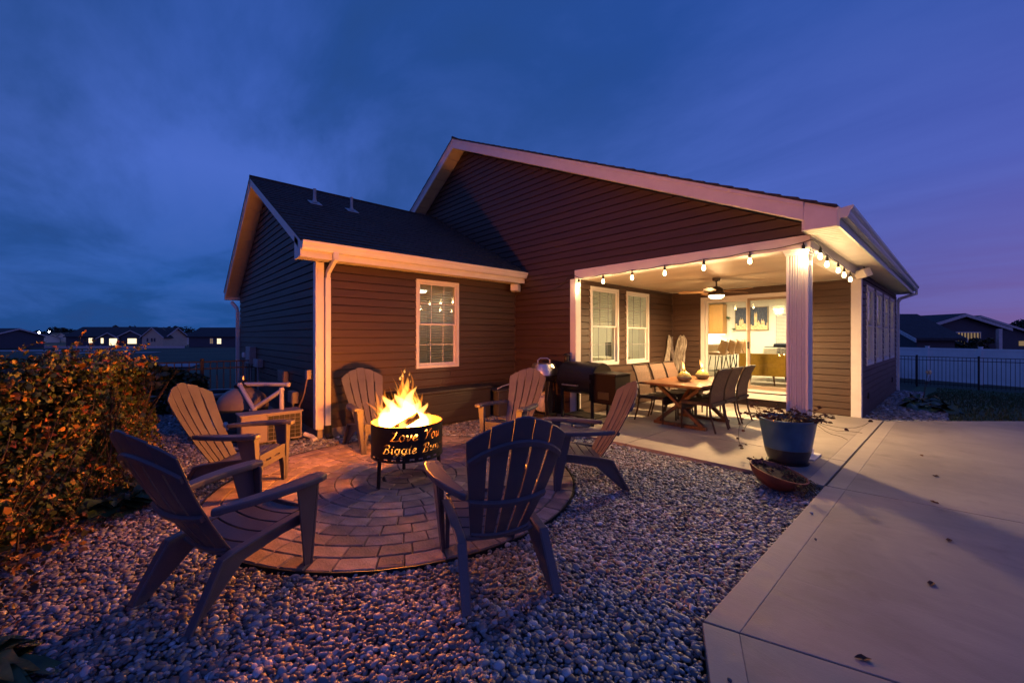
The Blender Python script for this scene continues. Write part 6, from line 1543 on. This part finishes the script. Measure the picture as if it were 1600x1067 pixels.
def house_far(label, c, yaw, w, dpt, eave, ridge, wallm, z0=-1.0, gable_front=False, wins=(), name='house', extra=(), gable_m=None, lit='lit_window', over=.4):
    """long axis = local x; front faces local -y; windows = (x, z, w, h, lit)"""
    t = thing(name, label, 'house', (c[0], c[1], z0), yaw)
    MB().b2((-w / 2, -dpt / 2, 0), (w / 2, dpt / 2, eave)).build('wall', wallm, t)
    rise = ridge - eave; ov = over
    MB().prism([(-w / 2, -dpt / 2 + .01, eave), (-w / 2, dpt / 2 - .01, eave), (-w / 2, 0, ridge - .1)], (w, 0, 0)).build('gable_wall', gable_m or wallm, t)
    if gable_m: MB().b2((w / 2 + .001, -dpt / 2, 0), (w / 2 + .05, dpt / 2, eave)).build('gable_wall', gable_m, t)
    k_ = rise / (dpt / 2)
    m = MB()
    for s in (-1, 1): m.prism([(-w / 2 - ov, s * (dpt / 2 + ov), eave - k_ * ov), (-w / 2 - ov, 0, ridge), (-w / 2 - ov, 0, ridge + .18), (-w / 2 - ov, s * (dpt / 2 + ov), eave - k_ * ov + .18)], (w + 2 * ov, 0, 0))
    m.build('roof', 'far_roof', t)
    for e2 in (-1, 1):
        m = MB()
        for s in (-1, 1): m.prism([(e2 * (w / 2 + ov + .02), s * (dpt / 2 + ov), eave - k_ * ov - .12), (e2 * (w / 2 + ov + .02), 0, ridge - .12), (e2 * (w / 2 + ov + .02), 0, ridge + .14), (e2 * (w / 2 + ov + .02), s * (dpt / 2 + ov), eave - k_ * ov + .14)], (e2 * .05, 0, 0))
        m.build('rake_trim', 'far_trim', t)
    for (x_, z_, w_, h_, l_) in wins:
        f = MB().b2((x_ - w_ / 2 - .1, -dpt / 2 - .06, z_ - .1), (x_ + w_ / 2 + .1, -dpt / 2 - .002, z_ + h_ + .1)).build('window', 'far_trim', t)
        MB().b2((x_ - w_ / 2, -dpt / 2 - .075, z_), (x_ + w_ / 2, -dpt / 2 - .062, z_ + h_)).build('pane', l_, f)
        m = MB(); m.b2((x_ - .04, -dpt / 2 - .09, z_), (x_ + .04, -dpt / 2 - .076, z_ + h_)); m.b2((x_ - w_ / 2, -dpt / 2 - .0895, z_ + h_ / 2 - .03), (x_ + w_ / 2, -dpt / 2 - .0765, z_ + h_ / 2 + .03)); m.build('muntin', 'far_trim', f)
    return t
YC = YAW
def yaw_at(extra=0): return YAW + R(extra)
def front_gable(t, x, w, dpt, y0, eave, ridge, wallm):
    MB().prism([(x - w / 2, y0, 0), (x + w / 2, y0, 0), (x + w / 2, y0, eave), (x, y0, ridge), (x - w / 2, y0, eave)], (0, dpt, 0)).build('cross_gable', wallm, t)
    m = MB()
    for s in (-1, 1): m.prism([(x + s * (w / 2 + .4), y0 - .3, eave - .3), (x, y0 - .3, ridge), (x, y0 - .3, ridge + .15), (x + s * (w / 2 + .4), y0 - .3, eave - .15)], (0, dpt, 0))
    m.build('roof', 'far_roof', t); m = MB()
    for s in (-1, 1): m.prism([(x + s * (w / 2 + .4), y0 - .33, eave - .36), (x, y0 - .33, ridge - .08), (x, y0 - .33, ridge + .14), (x + s * (w / 2 + .4), y0 - .33, eave - .12)], (0, -.04, 0))
    m.build('rake_trim', 'far_trim', t)
L1, L2 = 'lit_window', 'lit_window_dim'
D = 105; S_ = D / 638.4
# long blue house with two cross gables and cream end wall (135..280)
c_ = at(188, D + 4); t = house_far('long dark blue house with lit windows and a cream gable end beyond the field', c_, yaw_at(0), 19.2, 9, 2.55, 4.9, 'far_siding_blue', wins=((-3.2, .9, 1.0, 1.2, L1), (1.2, .8, .55, 1.3, L1), (4.0, .5, 2.0, 1.7, L1), (8.2, .9, 1.9, 1.3, L1)), gable_m=None)
front_gable(t, 2.2, 5.2, 4, -5.4, 2.2, 3.4, 'far_siding_blue'); front_gable(t, 7.8, 7.0, 4, -5.2, 2.4, 4.0, 'far_siding_blue')
for (x_, z_, w_, h_) in ((.6, .8, .6, 1.3), (3.4, .3, 1.9, 1.7)): MB().b2((x_ - w_ / 2, -5.47, z_), (x_ + w_ / 2, -5.405, z_ + h_)).build('window', 'lit_window', t)
MB().b2((6.9, -5.27, .7), (9.1, -5.205, 2.0)).build('window', 'lit_window', t)
c2 = at(262, D + 3); t = house_far('cream gable-fronted wing at the end of the long blue house', c2, yaw_at(0), 4.6, 7, 2.5, 4.75, 'far_siding_cream')
front_gable(t, 0, 5.4, 3, -4.5, 2.4, 4.7, 'far_siding_cream')
for x_ in (-1.3, -.2, .5): MB().b2((x_ - .2, -4.57, 1.2), (x_ + .2, -4.505, 2.1)).build('window', 'far_siding_blue', t)
house_far('dark house at the far left edge beyond the hedge', at(-18, D - 20), yaw_at(-4), 13.2, 9, 2.6, 4.0, 'far_siding_blue', z0=-.95)
c_ = at(100, 190); t = house_far('white two-storey house with lit ground floor in the distance', c_, yaw_at(0), 14, 8, 3.7, 5.2, 'far_siding_white', z0=-2.0, wins=((-3.2, 3.0, 1.9, .8, 'far_siding_blue'), (-.2, 3.0, 1.9, .8, 'far_siding_blue'), (3.5, .4, 4.0, .8, L1), (4.5, 1.7, 3.2, .4, L1)))
front_gable(t, 4.5, 6, 4, -5, 3.4, 4.9, 'far_siding_white')
t = house_far('grey garage with lit front left of the white house', at(62, 180), yaw_at(0), 10, 7, 2.6, 4.2, 'far_siding_white', z0=-1.9, wins=((-1, .6, 2.2, .7, L1), (3, .9, .8, .9, L1)))
t = house_far('small white gabled house between the blue houses', at(289, 150), yaw_at(0), 7, 6, 2.3, 3.9, 'far_siding_white', z0=-1.5); front_gable(t, 0, 5, 3, -4.5, 2.2, 3.8, 'far_siding_white')
t = house_far('small house with a bright porch lamp between the blue houses', at(308, 135), yaw_at(0), 6.5, 6, 2.0, 3.2, 'far_siding_blue', z0=-1.4, wins=((2.0, .9, .5, .5, L1),)); front_gable(t, .3, 4.5, 3, -4.5, 2.0, 3.3, 'far_siding_white')
house_far('long low pale-roofed building on the horizon', at(300, 240), yaw_at(0), 34, 12, 4.6, 6.0, 'far_siding_white', z0=-2.4)
house_far('dark blue house with two lit windows left of the brown house', at(352, 100), yaw_at(0), 11.5, 8, 2.55, 4.55, 'far_siding_blue', z0=-1.0, wins=((-.4, .9, .6, 1.1, L2), (1.4, .8, .9, 1.2, L1)))
# pale low fences and strips of ground in the field
fd = thing('field_fence', 'low white fence crossing the field in front of the far houses', 'fence', at(70, 88, -1.0), YAW)
MB().b2((0, -.03, .0), (30, .03, .45)).build('panel', 'far_trim', fd); [MB().b2((x - .07, -.07, 0), (x + .07, .07, .6)).build('post', 'far_trim', fd) for x in range(0, 31, 3)]
for i, (pa_, pb_, d0_, d1_) in enumerate(((-40, 215, 62, 74), (60, 240, 48, 53), (200, 300, 21, 24))):
    a1, a2, a3, a4 = at(pa_, d0_), at(pb_, d0_), at(pb_ + 12, d1_), at(pa_ - 8, d1_)
    zz_ = lambda p: ground_z(p[0], p[1]) + .02 + .01 * i
    tag(MB().prism([(p[0], p[1], zz_(p)) for p in (a1, a2, a3, a4)], (0, 0, .03)).build('path', 'pale_ground'), kind='structure')
for i, (px, d, z, s_, em, lb) in enumerate(((50, 120, 1.6, .42, 'street_glow', 'bright orange street lamp glowing over the far left road'), (61, 170, 2.8, .40, 'street_white', 'white street lamp right of the orange one'), (77, 185, 3.4, .36, 'street_white', 'small white street lamp above the white house'), (131, 175, 2.2, .40, 'street_white', 'white street lamp right of the white house'), (317, 130, .0, .28, 'street_white', 'white yard lamp between the small houses'))):
    p = at(px, d); gz_ = ground_z(p[0], p[1]) - .1
    t = thing('street_lamp', lb, 'street lamp', (p[0], p[1], gz_)); hh_ = z - gz_
    MB().tube([(0, 0, 0), (0, 0, hh_)], .06, 8).build('post', 'fence_black', t); MB().lathe([(.0, -s_), (s_, 0), (0, s_)], 12, (0, 0, hh_ + s_)).build('lamp_head', em, t, smooth=True)
TL = ['dark round tree behind the street lamps on the far left', 'wide dark tree behind the white house', 'dark tree between the white and blue houses', 'dark tree rising over the long blue roof', 'dark treetops behind the pale-roofed building', 'tree beside the wide dark one behind the white house']
for i, (px, d, h_, w_) in enumerate(((57, 220, 7.6, 8), (90, 215, 8.2, 14), (127, 180, 6.0, 8), (205, 130, 6.5, 7), (287, 270, 9.5, 18), (106, 210, 7.0, 12))): tree(TL[i], at(px, d, -2.0), h_, w_, 20 + i, n=900, size=.5, group='dark trees on the far horizon')
# right-hand neighbours
c_ = at(1424, 41); t = house_far('dark neighbouring house with a gable end and a curtained lit window above the white fence', c_, yaw_at(90), 9.0, 7.4, 3.15, 4.30, 'far_siding_blue', z0=-.95)
f = MB().b2((-4.58, -1.75, 1.35), (-4.501, .50, 2.85)).build('window', 'far_trim', t); MB().b2((-4.60, -1.65, 1.45), (-4.581, .40, 2.75)).build('pane', 'lit_window_dim', f)
m = MB(); [m.b2((-4.62, -1.6 + .28 * k, 1.45), (-4.601, -1.49 + .28 * k, 2.75)) for k in range(8)]; m.build('curtain', 'far_siding_blue', f)
MB().b2((-5.2, -2.9, 0), (-4.95, -2.6, 3.1)).build('porch_column', 'far_trim', t)
c_ = at(1470, 57); t = house_far('long dark neighbouring house with a low sloping roof, farther right', c_, yaw_at(90), 9.0, 13.4, 2.9, 5.0, 'far_siding_blue', z0=-1.0)
for (y0_, y1_, z0_, z1_) in ((1.5, 1.9, 1.6, 2.9), (.1, .5, 1.3, 2.9), (-6.3, -5.3, 1.3, 1.9)): MB().b2((-4.56, y0_, z0_), (-4.501, y1_, z1_)).build('window', 'lit_window_dim', t)
house_far('small house with a pale wall at the end of the neighbouring row', at(1536, 85), yaw_at(0), 6.5, 7, 2.9, 4.3, 'far_siding_white', z0=-1.4)
house_far('narrow dark house edge right behind the brown house corner', at(1398, 31), yaw_at(0), 2.6, 6, 2.3, 3.9, 'far_siding_blue', z0=-.9)
tree('large leafy tree on the right horizon beside the street light', at(1606, 78, -1.5), 6.6, 9.5, 40, n=5200, size=.20)
tree('smaller leafy tree at the left foot of the large one', at(1575, 82, -1.5), 5.0, 5.0, 41, n=2200, size=.20)
for i, (px, d, h_, w_) in enumerate(((1497, 34, 1.55, 2.0), (1515, 35, 1.75, 1.6), (1532, 36, 1.9, 1.8), (1548, 40, 1.7, 1.8))):
    p = at(px, d); tree(['dark shrub behind the fence below the lit strip window', 'second shrub behind the white fence from the left', 'tall yellowish shrub at the corner of the long dark house', 'rightmost shrub behind the white fence'][i], (p[0], p[1], -.9), h_ + .55, w_, 60 + i, n=900, size=.09, name='shrub', col=((.02, .035, .016), (.10, .085, .03)) if i == 2 else ((.012, .02, .012), (.022, .03, .018)), group='shrubs behind the white fence')
p = at(1588, 60); t = thing('street_light', 'tall slim white street light in front of the trees on the right', 'street lamp', (p[0], p[1], -1.2))
MB().tube([(0, 0, 0), (0, 0, 3.2)], .05, 8).build('post', 'far_trim', t); MB().cbox((0, -.1, 3.28), (.5, .3, .12), .02).build('lamp_head', 'street_white', t); lamp('street_lamp_light', (0, -.2, 3.0), 60, (.9, .93, 1), .1, parent=t)
